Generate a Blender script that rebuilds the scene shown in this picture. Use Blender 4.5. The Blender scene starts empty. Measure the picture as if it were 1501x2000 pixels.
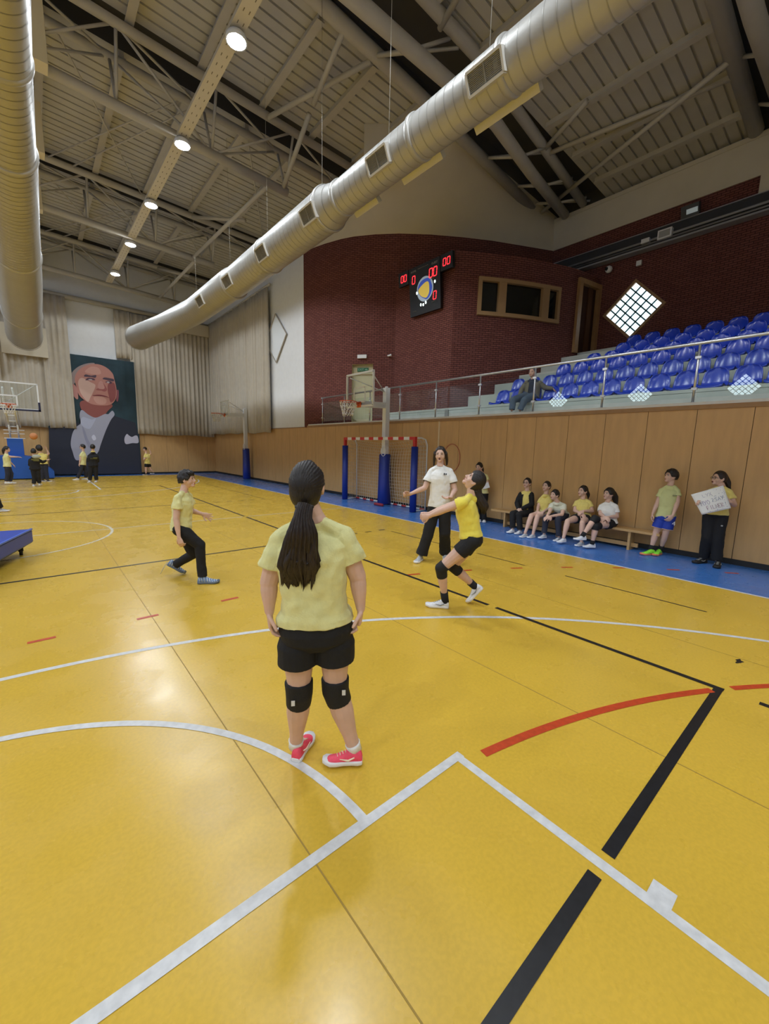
EXPOSURE = 0.0
LAMP_W = 440
WIN_A = 1.5
WIN_B = 9.0
import bpy, bmesh, math, random
from mathutils import Vector, Matrix, noise
import numpy as np

S = bpy.context.scene
COL = S.collection
random.seed(7)

# ---------------------------------------------------------------- camera
CAMZ = 1.703
FPX, YAW, PITCH, ROLL = 796.36, 0.704917, -0.1544186, 0.0237912
_cy, _sy, _cp, _sp = math.cos(YAW), math.sin(YAW), math.cos(PITCH), math.sin(PITCH)
CF = Vector((_sy*_cp, _cy*_cp, _sp))
_r0 = Vector((_cy, -_sy, 0)); _u0 = _r0.cross(CF)
CR = math.cos(ROLL)*_r0 + math.sin(ROLL)*_u0
CU = -math.sin(ROLL)*_r0 + math.cos(ROLL)*_u0
CO = Vector((0, 0, CAMZ))
cam = bpy.data.cameras.new('camera'); camo = bpy.data.objects.new('camera', cam); COL.objects.link(camo)
cam.sensor_fit = 'HORIZONTAL'; cam.sensor_width = 36.0; cam.lens = FPX*36.0/1501.0
cam.clip_start = 0.05; cam.clip_end = 200
m = Matrix.Identity(4)
for i, v in enumerate((CR, CU, -CF)):
    for j in range(3): m[j][i] = v[j]
for j in range(3): m[j][3] = CO[j]
camo.matrix_world = m
S.camera = camo

# ---------------------------------------------------------------- view + world
S.view_settings.view_transform = 'Standard'
S.view_settings.look = 'None'
S.view_settings.gamma = 1.0
S.view_settings.use_curve_mapping = False
S.view_settings.exposure = EXPOSURE
W = bpy.data.worlds.new('world'); S.world = W; W.use_nodes = True
W.node_tree.nodes['Background'].inputs[0].default_value = (0.75, 0.85, 1.0, 1)
W.node_tree.nodes['Background'].inputs[1].default_value = 0.3
S.cycles.use_denoising = True
S.cycles.max_bounces = 7; S.cycles.diffuse_bounces = 4; S.cycles.glossy_bounces = 3
S.cycles.transparent_max_bounces = 16
S.cycles.sample_clamp_indirect = 6.0
S.cycles.caustics_reflective = False; S.cycles.caustics_refractive = False

def ray(px, py):
    return (CF*FPX + CR*(px-750.5) + CU*(1000-py)).normalized()
def on_z(px, py, z=0.0):
    d = ray(px, py); return CO + d*((z-CAMZ)/d.z)
def on_x(px, py, x):
    d = ray(px, py); return CO + d*(x/d.x)
def on_y(px, py, y):
    d = ray(px, py); return CO + d*(y/d.y)

# ---------------------------------------------------------------- materials
MATS = {}
def mat(name, col, rough=0.6, metal=0.0, bump=0.0, bscale=40.0, var=0.0, vscale=6.0, spec=0.5,
        emit=None, estr=1.0, coat=0.0, stretch=None, sheen=0.0, sss=0.0):
    if name in MATS: return MATS[name]
    mt = bpy.data.materials.new(name); mt.use_nodes = True
    nt = mt.node_tree; b = nt.nodes['Principled BSDF']
    c = (*col, 1) if len(col) == 3 else col
    b.inputs['Base Color'].default_value = c
    b.inputs['Roughness'].default_value = rough
    b.inputs['Metallic'].default_value = metal
    b.inputs['Specular IOR Level'].default_value = spec
    if coat: b.inputs['Coat Weight'].default_value = coat; b.inputs['Coat Roughness'].default_value = 0.15
    if sheen: b.inputs['Sheen Weight'].default_value = sheen
    if sss:
        b.inputs['Subsurface Weight'].default_value = sss; b.inputs['Subsurface Radius'].default_value = (1, .35, .2)
        b.inputs['Subsurface Scale'].default_value = 0.01
    if emit:
        b.inputs['Emission Color'].default_value = (*emit, 1); b.inputs['Emission Strength'].default_value = estr
    g = None
    if bump or var:
        g = nt.nodes.new('ShaderNodeNewGeometry'); src = g.outputs['Position']
        if stretch:
            mp = nt.nodes.new('ShaderNodeMapping'); mp.inputs['Scale'].default_value = stretch
            nt.links.new(src, mp.inputs['Vector']); src = mp.outputs['Vector']
    if var:
        n = nt.nodes.new('ShaderNodeTexNoise'); n.inputs['Scale'].default_value = vscale; n.inputs['Detail'].default_value = 5
        nt.links.new(src, n.inputs['Vector'])
        rp = nt.nodes.new('ShaderNodeMapRange'); rp.inputs[1].default_value = .3; rp.inputs[2].default_value = .7
        rp.inputs[3].default_value = 1-var; rp.inputs[4].default_value = 1+var
        nt.links.new(n.outputs['Fac'], rp.inputs[0])
        mx = nt.nodes.new('ShaderNodeMix'); mx.data_type = 'RGBA'; mx.blend_type = 'MULTIPLY'; mx.inputs[0].default_value = 1
        mx.inputs[6].default_value = c; nt.links.new(rp.outputs[0], mx.inputs[7])
        nt.links.new(mx.outputs[2], b.inputs['Base Color'])
    if bump:
        n2 = nt.nodes.new('ShaderNodeTexNoise'); n2.inputs['Scale'].default_value = bscale; n2.inputs['Detail'].default_value = 4
        nt.links.new(src, n2.inputs['Vector'])
        bp = nt.nodes.new('ShaderNodeBump'); bp.inputs['Strength'].default_value = bump; bp.inputs['Distance'].default_value = 0.01
        nt.links.new(n2.outputs['Fac'], bp.inputs['Height']); nt.links.new(bp.outputs['Normal'], b.inputs['Normal'])
    MATS[name] = mt
    return mt

def brick_mat(name, c1, c2, mortar):
    mt = bpy.data.materials.new(name); mt.use_nodes = True
    nt = mt.node_tree; b = nt.nodes['Principled BSDF']
    uv = nt.nodes.new('ShaderNodeUVMap')
    br = nt.nodes.new('ShaderNodeTexBrick')
    br.inputs['Color1'].default_value = (*c1, 1); br.inputs['Color2'].default_value = (*c2, 1); br.inputs['Mortar'].default_value = (*mortar, 1)
    br.inputs['Scale'].default_value = 1; br.inputs['Brick Width'].default_value = 0.19; br.inputs['Row Height'].default_value = 0.06
    br.inputs['Mortar Size'].default_value = 0.0085; br.inputs['Mortar Smooth'].default_value = 0.2
    nt.links.new(uv.outputs[0], br.inputs['Vector']); nt.links.new(br.outputs['Color'], b.inputs['Base Color'])
    bp = nt.nodes.new('ShaderNodeBump'); bp.inputs['Strength'].default_value = .6; bp.inputs['Distance'].default_value = 0.01; bp.invert = True
    nt.links.new(br.outputs['Fac'], bp.inputs['Height']); nt.links.new(bp.outputs['Normal'], b.inputs['Normal'])
    b.inputs['Roughness'].default_value = 0.85; b.inputs['Specular IOR Level'].default_value = .2
    MATS[name] = mt
    return mt

def glass_mat(name, tint=(1, 1, 1), ior=1.5):
    mt = bpy.data.materials.new(name); mt.use_nodes = True
    nt = mt.node_tree; nt.nodes.clear()
    o = nt.nodes.new('ShaderNodeOutputMaterial'); mx = nt.nodes.new('ShaderNodeMixShader'); fr = nt.nodes.new('ShaderNodeFresnel')
    tr = nt.nodes.new('ShaderNodeBsdfTransparent'); gl = nt.nodes.new('ShaderNodeBsdfGlossy')
    ge = nt.nodes.new('ShaderNodeNewGeometry'); mr = nt.nodes.new('ShaderNodeMapRange'); mr.inputs[3].default_value = ior; mr.inputs[4].default_value = 1/ior
    nt.links.new(ge.outputs['Backfacing'], mr.inputs[0]); nt.links.new(mr.outputs[0], fr.inputs['IOR']); tr.inputs[0].default_value = (*tint, 1); gl.inputs['Roughness'].default_value = 0.0
    nt.links.new(fr.outputs[0], mx.inputs[0]); nt.links.new(tr.outputs[0], mx.inputs[1]); nt.links.new(gl.outputs[0], mx.inputs[2])
    nt.links.new(mx.outputs[0], o.inputs[0]); MATS[name] = mt
    return mt

M_skin = mat('skin', (.50, .29, .20), .55, var=.05, vscale=15, sss=.08)
M_skinp = mat('skin_light', (.66, .43, .34), .55, var=.05, vscale=15, sss=.08)
M_lip = mat('lip', (.38, .12, .10), .5)
M_eyew = mat('eye_white', (.75, .73, .7), .3)
M_iris = mat('iris', (.03, .018, .012), .2)
M_hair = mat('dark_hair', (.012, .008, .007), .42, bump=.6, bscale=30, stretch=(6, 6, .6), var=.5, vscale=40)
M_hairb = mat('brown_hair', (.020, .011, .008), .45, bump=.6, bscale=30, stretch=(6, 6, .6), var=.5, vscale=40)
M_yel = mat('yellow_cotton', (.78, .66, .20), .9, bump=.25, bscale=120, var=.06, vscale=25, sheen=.2)
M_yelp = mat('pale_yellow_cotton', (.72, .70, .33), .9, bump=.25, bscale=120, var=.06, vscale=25, sheen=.2)
M_whitec = mat('white_cotton', (.80, .80, .78), .85, bump=.2, bscale=90)
M_black = mat('black_fabric', (.008, .008, .010), .85, bump=.2, bscale=80)
M_navy = mat('navy_fabric', (.022, .026, .045), .85, bump=.2, bscale=80)
M_pad = mat('kneepad_fabric', (.006, .006, .008), .75, bump=.3, bscale=150)
M_whitep = mat('white_paint', (.78, .80, .82), .4)
M_gray = mat('grey_shoe', (.45, .47, .50), .7, var=.2, vscale=60)
M_shoew = mat('white_shoe', (.75, .76, .78), .6, var=.1, vscale=60)
M_solew = mat('white_sole', (.80, .80, .82), .5)
M_blk = mat('black_rubber', (.012, .012, .013), .6)
M_steel = mat('brushed_steel', (.62, .63, .65), .3, metal=.9)
M_concrete = mat('pale_concrete', (.44, .45, .40), .85, bump=.3, bscale=25, var=.08, vscale=3)
M_plaster = mat('cream_plaster', (.60, .54, .42), .9, bump=.2, bscale=14, var=.04, vscale=1.2)
M_whitewall = mat('white_wall', (.74, .75, .76), .9, bump=.15, bscale=20, var=.02)
M_wood = mat('oak_panel', (.60, .365, .15), .38, bump=.05, bscale=20, var=.07, vscale=5, stretch=(2, 2, .35))
M_woodf = mat('oak_trim', (.34, .19, .08), .45, var=.1, vscale=8)
M_gap = mat('dark_gap', (.03, .02, .012), .9)
M_brick = brick_mat('red_brick', (.205, .074, .060), (.160, .054, .044), (.050, .020, .017))
M_truss = mat('truss_paint', (.50, .47, .41), .45, var=.05, vscale=3)
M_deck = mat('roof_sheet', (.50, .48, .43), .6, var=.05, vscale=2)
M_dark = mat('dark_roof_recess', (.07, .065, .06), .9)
M_duct = mat('galvanised_duct', (.46, .45, .42), .40, metal=.25, bump=.12, bscale=5, var=.05, vscale=2)
M_ductring = mat('duct_seam', (.36, .35, .32), .45, metal=.3)
M_grille = mat('grille_slats', (.10, .095, .085), .6)
M_curtain = mat('cream_curtain', (.50, .45, .37), .95, bump=.2, bscale=60, var=.05, vscale=4)
M_blue = mat('blue_vinyl', (.015, .06, .42), .4, var=.05)
M_bluepad = mat('blue_pad', (.012, .035, .30), .45, bump=.1, bscale=15)
M_seat = mat('blue_plastic', (.004, .040, .46), .24, coat=.15)
M_red = mat('red_paint', (.55, .03, .03), .4)
M_orange = mat('orange_paint', (.65, .12, .03), .4)
M_net = mat('net_cord', (.78, .75, .68), .8)
M_lineW = mat('white_line', (.66, .66, .66), .45, var=.12, vscale=25)
M_lineB = mat('black_line', (.012, .012, .014), .4, var=.3, vscale=30)
M_lineR = mat('red_line', (.55, .06, .015), .45, var=.15, vscale=30)
M_glass = glass_mat('clear_glass', (.93, .97, .96))
M_led = mat('red_led', (.1, 0, 0), .5, emit=(1, .03, .04), estr=2.2)
M_lamp = mat('lamp_lens', (1, 1, 1), .5, emit=(.85, .92, 1), estr=60)

def floor_mat(name, col, rough, var=.035):
    mt = mat(name, col, rough, bump=.035, bscale=35, var=var, vscale=1.3)
    nt = mt.node_tree; b = nt.nodes['Principled BSDF']
    # fine speckle in the vinyl
    g = nt.nodes.new('ShaderNodeNewGeometry'); n = nt.nodes.new('ShaderNodeTexNoise'); n.inputs['Scale'].default_value = 55; n.inputs['Detail'].default_value = 2
    nt.links.new(g.outputs['Position'], n.inputs['Vector'])
    mr = nt.nodes.new('ShaderNodeMapRange'); mr.inputs[1].default_value = .35; mr.inputs[2].default_value = .65; mr.inputs[3].default_value = .95; mr.inputs[4].default_value = 1.04
    nt.links.new(n.outputs['Fac'], mr.inputs[0])
    src = b.inputs['Base Color'].links[0].from_socket
    mx = nt.nodes.new('ShaderNodeMix'); mx.data_type = 'RGBA'; mx.blend_type = 'MULTIPLY'; mx.inputs[0].default_value = 1
    nt.links.new(src, mx.inputs[6]); nt.links.new(mr.outputs[0], mx.inputs[7]); nt.links.new(mx.outputs[2], b.inputs['Base Color'])
    n3 = nt.nodes.new('ShaderNodeTexNoise'); n3.inputs['Scale'].default_value = 2.2; n3.inputs['Detail'].default_value = 6
    nt.links.new(g.outputs['Position'], n3.inputs['Vector'])
    m3 = nt.nodes.new('ShaderNodeMapRange'); m3.inputs[1].default_value = .3; m3.inputs[2].default_value = .7; m3.inputs[3].default_value = rough-.05; m3.inputs[4].default_value = rough+.08
    nt.links.new(n3.outputs['Fac'], m3.inputs[0]); nt.links.new(m3.outputs[0], b.inputs['Roughness'])
    return mt
M_floorY = floor_mat('yellow_vinyl_floor', (.68, .435, .05), .26)
M_floorB = floor_mat('blue_vinyl_floor', (.05, .17, .50), .27)

# ---------------------------------------------------------------- mesh helpers
def link(o, parent=None):
    COL.objects.link(o)
    if parent: o.parent = parent
    return o
def obj(name, bm, material, parent=None, smooth=False, world=True):
    """link bm as one mesh object; geometry in world space is moved into the parent's frame"""
    if isinstance(bm, bpy.types.Mesh): me = bm
    else:
        me = bpy.data.meshes.new(name); bm.to_mesh(me); bm.free()
    o = bpy.data.objects.new(name, me)
    if parent is not None and world:
        w = Vector((0, 0, 0)); p = parent
        while p: w += p.location; p = p.parent
        me.transform(Matrix.Translation(-w))
    mats = material if isinstance(material, (list, tuple)) else [material]
    for q in mats: me.materials.append(q)
    if smooth:
        me.polygons.foreach_set('use_smooth', [True]*len(me.polygons))
    link(o, parent)
    return o
def tag(o, label=None, cat=None, group=None, kind=None):
    if label: o['label'] = label
    if cat: o['category'] = cat
    if group: o['group'] = group
    if kind: o['kind'] = kind
    return o
def root(name, loc, label, cat, group=None, rz=0):
    o = bpy.data.objects.new(name, None); o.location = loc; o.rotation_euler = (0, 0, rz)
    o.empty_display_size = .1
    COL.objects.link(o)
    return tag(o, label, cat, group)
def struct(name, bm, m, parent=None, smooth=False):
    o = obj(name, bm, m, parent, smooth); o['kind'] = 'structure'; return o

def NB(): return bmesh.new()
def box(bm, lo, hi, mi=0):
    x0, y0, z0 = lo; x1, y1, z1 = hi
    v = [bm.verts.new(p) for p in ((x0,y0,z0),(x1,y0,z0),(x1,y1,z0),(x0,y1,z0),(x0,y0,z1),(x1,y0,z1),(x1,y1,z1),(x0,y1,z1))]
    for f in ((3,2,1,0),(4,5,6,7),(0,1,5,4),(1,2,6,5),(2,3,7,6),(3,0,4,7)):
        q = bm.faces.new([v[i] for i in f]); q.material_index = mi
    return bm
def quad(bm, pts, mi=0):
    f = bm.faces.new([bm.verts.new(p) for p in pts]); f.material_index = mi; return f
def frame_of(d, ref=None):
    d = Vector(d).normalized()
    r = Vector(ref) if ref is not None else (Vector((0, 0, 1)) if abs(d.z) < .9 else Vector((1, 0, 0)))
    a = r - d*r.dot(d)
    if a.length < 1e-5: a = Vector((0, 1, 0)) - d*d.y
    a.normalize(); b = d.cross(a)
    return a, b
def tube(bm, pts, rad, n=10, ref=None, cap=True, closed=False, mi=0):
    """swept tube; rad = number, list of numbers or list of (ra, rb): ra along ref-ish axis"""
    pts = [Vector(p) for p in pts]; L = len(pts); rings = []
    if not isinstance(rad, (list, tuple)): rad = [rad]*L
    for i, p in enumerate(pts):
        if closed: d = pts[(i+1) % L]-pts[i-1]
        else: d = pts[min(i+1, L-1)]-pts[max(i-1, 0)]
        rf = ref[i] if isinstance(ref, list) else ref
        a, b = frame_of(d, rf)
        r = rad[i]; ra, rb = r if isinstance(r, (list, tuple)) else (r, r)
        rings.append([bm.verts.new(p + a*(ra*math.cos(t)) + b*(rb*math.sin(t))) for t in [2*math.pi*k/n for k in range(n)]])
    seg = list(zip(rings, rings[1:])) + ([(rings[-1], rings[0])] if closed else [])
    for A, B in seg:
        for k in range(n):
            f = bm.faces.new((A[k], A[(k+1) % n], B[(k+1) % n], B[k])); f.material_index = mi; f.smooth = True
    if cap and not closed:
        f = bm.faces.new(list(reversed(rings[0]))); f.material_index = mi
        f = bm.faces.new(rings[-1]); f.material_index = mi
    return bm
def bar(bm, a, b, r=.02, n=8, mi=0): return tube(bm, [a, b], r, n, mi=mi)
def beam(bm, a, b, w, h, up=(0, 0, 1), mi=0):
    a, b = Vector(a), Vector(b); d = (b-a).normalized(); u = Vector(up); u = (u-d*u.dot(d)).normalized(); s = d.cross(u)
    v = []
    for p in (a, b):
        for x, y in ((-w/2,-h/2),(w/2,-h/2),(w/2,h/2),(-w/2,h/2)): v.append(bm.verts.new(p+s*x+u*y))
    for f in ((3,2,1,0),(4,5,6,7),(0,1,5,4),(1,2,6,5),(2,3,7,6),(3,0,4,7)):
        q = bm.faces.new([v[i] for i in f]); q.material_index = mi
    return bm
def ball(bm, c, r, axes=None, n=16, m=10, fn=None, mi=0):
    """ellipsoid; r = (rx,ry,rz); axes = (X,Y,Z) vectors; fn deforms unit coordinates"""
    c = Vector(c); r = (r, r, r) if not isinstance(r, (list, tuple)) else r
    X, Y, Z = axes if axes else (Vector((1,0,0)), Vector((0,1,0)), Vector((0,0,1)))
    def P(x, y, z):
        if fn: x, y, z = fn(x, y, z)
        return bm.verts.new(c + X*(x*r[0]) + Y*(y*r[1]) + Z*(z*r[2]))
    top = P(0, 0, 1); bot = P(0, 0, -1); rings = []
    for j in range(1, m):
        t = math.pi*j/m
        rings.append([P(math.sin(t)*math.cos(2*math.pi*k/n), math.sin(t)*math.sin(2*math.pi*k/n), math.cos(t)) for k in range(n)])
    def F(*v):
        f = bm.faces.new(v); f.material_index = mi; f.smooth = True
    for k in range(n):
        F(top, rings[0][k], rings[0][(k+1) % n]); F(bot, rings[-1][(k+1) % n], rings[-1][k])
    for A, B in zip(rings, rings[1:]):
        for k in range(n): F(A[k], B[k], B[(k+1) % n], A[(k+1) % n])
    return bm
def rings_loft(bm, rings, cap=True, mi=0, smooth=True):
    R = [[bm.verts.new(p) for p in r] for r in rings]; n = len(R[0])
    for A, B in zip(R, R[1:]):
        for k in range(n):
            f = bm.faces.new((A[k], A[(k+1) % n], B[(k+1) % n], B[k])); f.smooth = smooth; f.material_index = mi
    if cap:
        bm.faces.new(list(reversed(R[0]))).material_index = mi; bm.faces.new(R[-1]).material_index = mi
    return bm
_WS = bpy.data.scenes.new('workbench_scene')
def _eval_mesh(o):
    _WS.collection.objects.link(o)
    with bpy.context.temp_override(scene=_WS, view_layer=_WS.view_layers[0]):
        dg = bpy.context.evaluated_depsgraph_get()
        res = bpy.data.meshes.new_from_object(o.evaluated_get(dg))
    bpy.data.objects.remove(o)
    return res
def remesh(bm, vox, smooth=2, disp=0.0, dscale=9.0):
    """fuse overlapping closed pieces into one continuous skin"""
    bmesh.ops.recalc_face_normals(bm, faces=bm.faces)
    me = bpy.data.meshes.new('tmp'); bm.to_mesh(me); bm.free()
    o = bpy.data.objects.new('tmp', me)
    md = o.modifiers.new('r', 'REMESH'); md.mode = 'VOXEL'; md.voxel_size = vox
    if smooth:
        sm = o.modifiers.new('s', 'SMOOTH'); sm.factor = .5; sm.iterations = smooth
    res = _eval_mesh(o); bpy.data.meshes.remove(me)
    if disp:
        N_ = len(res.vertices); co = np.empty(N_*3); nr = np.empty(N_*3)
        res.vertices.foreach_get('co', co); res.vertices.foreach_get('normal', nr); co = co.reshape(-1, 3); nr = nr.reshape(-1, 3)
        kk = np.array([noise.noise(Vector(c)*dscale) + .5*noise.noise(Vector(c)*dscale*2.3) for c in co])
        co += nr*(kk*disp)[:, None]; res.vertices.foreach_set('co', co.ravel()); res.update()
    res.polygons.foreach_set('use_smooth', [True]*len(res.polygons))
    return res
def text_mesh(s, size, align='CENTER', extrude=.001, bold=0.0):
    cu = bpy.data.curves.new('t', 'FONT'); cu.body = s; cu.size = size; cu.align_x = align; cu.align_y = 'CENTER'; cu.extrude = extrude; cu.offset = bold
    o = bpy.data.objects.new('t', cu)
    me = _eval_mesh(o)
    return me
def put_text(name, s, size, origin, X, Y, m, parent, **k):
    me = text_mesh(s, size, **k); X = Vector(X).normalized(); Y = Vector(Y).normalized(); Z = X.cross(Y)
    M4 = Matrix.Identity(4)
    for i, v in enumerate((X, Y, Z)):
        for j in range(3): M4[j][i] = v[j]
    for j in range(3): M4[j][3] = origin[j]
    me.transform(M4)
    return obj(name, me, m, parent)
# ================================================================ lights
LX = [3.40, -5.0, -13.4]
LY = [22.1, 18.55, 15.2, 11.8, 8.35, 4.9, 1.4, -2.1, -5.4]
ZL = 8.93
def spot(name, loc, power, size=2.72, blend=.12, col=(.93, .95, 1.0), rad=.2):
    l = bpy.data.lights.new(name, 'SPOT'); l.energy = power; l.spot_size = size; l.spot_blend = blend; l.color = col; l.shadow_soft_size = rad
    o = bpy.data.objects.new(name, l); o.location = loc; COL.objects.link(o); return o

# ================================================================ floor
XR, YF, XL, YB = 8.37, 25.9, -20.0, -7.2
bm = NB()
xs = [XL, -8.26, 6.70, XR]; ys = [YB, -5.9, 24.75, YF]
for i in range(3):
    for j in range(3):
        inner = (i == 1 and j == 1)
        quad(bm, [(xs[i],ys[j],0),(xs[i+1],ys[j],0),(xs[i+1],ys[j+1],0),(xs[i],ys[j+1],0)], 0 if inner else 1)
quad(bm, [(XL,YB,-.2),(XL,YF,-.2),(XR,YF,-.2),(XR,YB,-.2)], 0)
floor = struct('floor', bm, [M_floorY, M_floorB])
ZP = 0.0012
_LZ = [0]
def line(pts, w, m, name='court_line', z=ZP):
    """flat painted stripe following a polyline"""
    _LZ[0] = (_LZ[0]+1) % 9; z = z+.00015*_LZ[0]
    bm = NB(); P = [Vector((p[0], p[1], z)) for p in pts]; prev = None
    for i, p in enumerate(P):
        d = (P[min(i+1, len(P)-1)]-P[max(i-1, 0)]).normalized(); n = Vector((-d.y, d.x, 0))*(w/2)
        cur = (bm.verts.new(p+n), bm.verts.new(p-n))
        if prev: bm.faces.new((prev[1], cur[1], cur[0], prev[0]))
        prev = cur
    o = obj(name, bm, m, floor); return o
def arc(cx, cy, r, a0, a1, n=60):
    return [(cx+r*math.cos(math.radians(a0+(a1-a0)*i/n)), cy+r*math.sin(math.radians(a0+(a1-a0)*i/n))) for i in range(n+1)]
CX = -.78
# basketball, white
line([(6.70,-5.9),(6.70,24.75)], .05, M_lineW, 'white_side_line'); line([(-8.26,-5.9),(-8.26,24.75)], .05, M_lineW, 'white_side_line')
line([(-8.26,24.75),(6.70,24.75)], .05, M_lineW, 'white_end_line')
M_lineF = mat('worn_white_line', (.68,.62,.46), .4, var=.2, vscale=9)
for a, b in ((-8.2, 3.66), (3.80, 6.67)): line([(a,9.55),(b,9.55)], .04, M_lineF, 'worn_centre_line')
line(arc(CX, 9.55, 1.8, 0, 360), .045, M_lineF, 'worn_centre_circle')
for s in (1, -1):
    Y0 = 9.55-s*8.27
    line([(CX-2.45, Y0), (CX+2.48, Y0)], .05, M_lineW, 'white_free_throw_line')
    line(arc(CX, Y0, 1.8, 0, 180*s), .05, M_lineW, 'white_free_throw_arc')
    for q in (-2.45, 2.45): line([(CX+q, Y0-s*.02), (CX+q, Y0-s*5.8)], .05, M_lineW, 'white_key_line')
    a0 = math.degrees(math.asin(min(1, .9/6.75)))
    line(arc(CX, Y0-s*4.2, 6.75, 8 if s > 0 else -8, 172 if s > 0 else -172, 90), .05, M_lineW, 'white_three_point_arc')
quadm = NB(); quad(quadm, [(1.695,.262,ZP),(1.775,.262,ZP),(1.775,.345,ZP),(1.695,.345,ZP)]); obj('white_lane_mark', quadm, M_lineW, floor)
# volleyball, black
for a, b in ((.475, 2.45), (2.55, 9.48), (9.62, 18.53)): line([(3.727,a),(3.727,b)], .05, M_lineB, 'black_side_line')
line([(-5.28,.475),(-5.28,18.53)], .05, M_lineB, 'black_side_line')
line([(-5.28,.505),(1.605,.505)], .055, M_lineB, 'black_end_line'); line([(1.735,.505),(3.752,.505)], .055, M_lineB, 'black_end_line')
line([(-5.28,18.5),(3.752,18.5)], .05, M_lineB, 'black_end_line')
for y in (6.5, 12.45):
    line([(-5.28,y),(3.70,y)], .045, M_lineB, 'black_attack_line')
    for k in range(5): line([(3.93+k*.36,y-.02),(4.09+k*.36,y-.02)], .045, M_lineB, 'black_attack_dash')
line([(3.73,.28),(3.73,.12)], .05, M_lineB, 'black_service_mark')
for a, b in ((.95,2.55),(3.17,4.06),(4.2,6.26),(12.55,18.5)): line([(5.52,a),(5.52,b)], .025, M_lineB, 'thin_black_line')
# handball, red
def offs(r, a0, a1, n=40): return arc(CX+1.5, -4.7, r, a0, a1, n)
line([p for p in offs(6.0, 79.6, 60.7)], .055, M_lineR, 'red_goal_area_arc'); line(offs(6.0, 59.0, 20), .05, M_lineR, 'red_goal_area_arc')
y9 = 4.41
for k in range(-4, 4): line([(-.19+k*.806,y9),(.0+k*.806,y9)], .045, M_lineR, 'red_nine_metre_dash')
for k in range(18):
    a = 75.6-5.05*k
    if a < 8: break
    line(offs(9.1, a, a-1.15, 3), .045, M_lineR, 'red_nine_metre_dash')
bm = NB()
for x in (.744, 2.60, -1.1, -2.95, 4.45, -4.8): box(bm, (x-.003, YB+.1, .0), (x+.003, YF-.1, .0014))
obj('vinyl_seam', bm, mat('seam', (.36, .23, .04), .6), floor)
bm = NB()
for c, r in (((4.02,.18),.05),((4.12,.20),.03),((4.19,.33),.02)):
    pass
P0 = on_z(1443, 1292, 0)
ring = [bm.verts.new((P0.x+.05*math.cos(t)*(1+.4*math.sin(3*t)), P0.y+.022*math.sin(t)*(1+.4*math.cos(5*t)), ZP+.0004)) for t in [k*math.pi/9 for k in range(18)]]
bm.faces.new(ring); obj('scuff_mark', bm, M_lineB, floor)

# ================================================================ lower wood wall + baseboards
def panel_wall(name, axis, pos, a, b, z0, z1, w, thick, gap=.008, start=0.0):
    bm = NB(); x = a+start-w
    while x < b:
        lo, hi = max(x+gap/2, a), min(x+w-gap/2, b)
        if hi-lo > .02:
            if axis == 'y': box(bm, (pos, lo, z0), (pos+thick, hi, z1))
            else: box(bm, (lo, pos, z0), (hi, pos+thick, z1))
        x += w
    if axis == 'y': box(bm, (pos+.012, a, z0), (pos+thick+.1, b, z1-.002), 1)
    else: box(bm, (a, pos+.012, z0), (b, pos+thick+.1, z1-.002), 1)
    return struct(name, bm, [M_wood, M_gap])
panel_wall('wall_right', 'y', XR, YB, YF, .09, 2.46, .715, .06, start=(1.235-YB) % .715)
panel_wall('wall_far', 'x', YF, XL, XR+.1, .09, 2.46, 1.1, .06, start=.4)
bm = NB(); box(bm, (XR-.012, YB, 0), (XR+.05, YF, .09)); struct('baseboard_right', bm, M_blk)
bm = NB(); box(bm, (XL, YF-.012, 0), (XR, YF+.05, .09)); struct('baseboard_far', bm, M_blk)
bm = NB(); box(bm, (XR-.03, YB, 2.46), (XR+.16, 14.7, 2.53)); box(bm, (XR-.035, YB, 2.53), (XR+.18, 14.6, 2.575), 1)
box(bm, (XR-.02, 14.9, 2.46), (XR+.1, YF, 2.49)); struct('trim_1', bm, [M_woodf, mat('white_cap', (.66,.66,.66), .5)])
# pale vertical joint post between panels near the goal
bm = NB(); P = on_x(857, 840, XR-.01); box(bm, (XR-.018, P.y-.022, .75), (XR+.0, P.y+.022, 2.46)); struct('trim_2', bm, mat('pale_strip', (.72,.58,.38), .5))
# white upper wall, right side beyond the gallery, with diamond opening board
ZT = 10.9
bm = NB(); box(bm, (XR, 14.95, 2.46), (XR+.25, YF+.25, ZT)); struct('wall_right_upper', bm, M_whitewall)
bm = NB(); box(bm, (XL, YF, 2.46), (XR+.1, YF+.25, ZT)); struct('wall_far_upper', bm, M_whitewall)
bm = NB(); box(bm, (XL-.25, YB, 0), (XL, YF, ZT)); struct('wall_left', bm, M_whitewall)
bm = NB(); box(bm, (XL, YB-.25, 0), (15.1, YB, ZT)); struct('wall_near', bm, M_whitewall)

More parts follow.
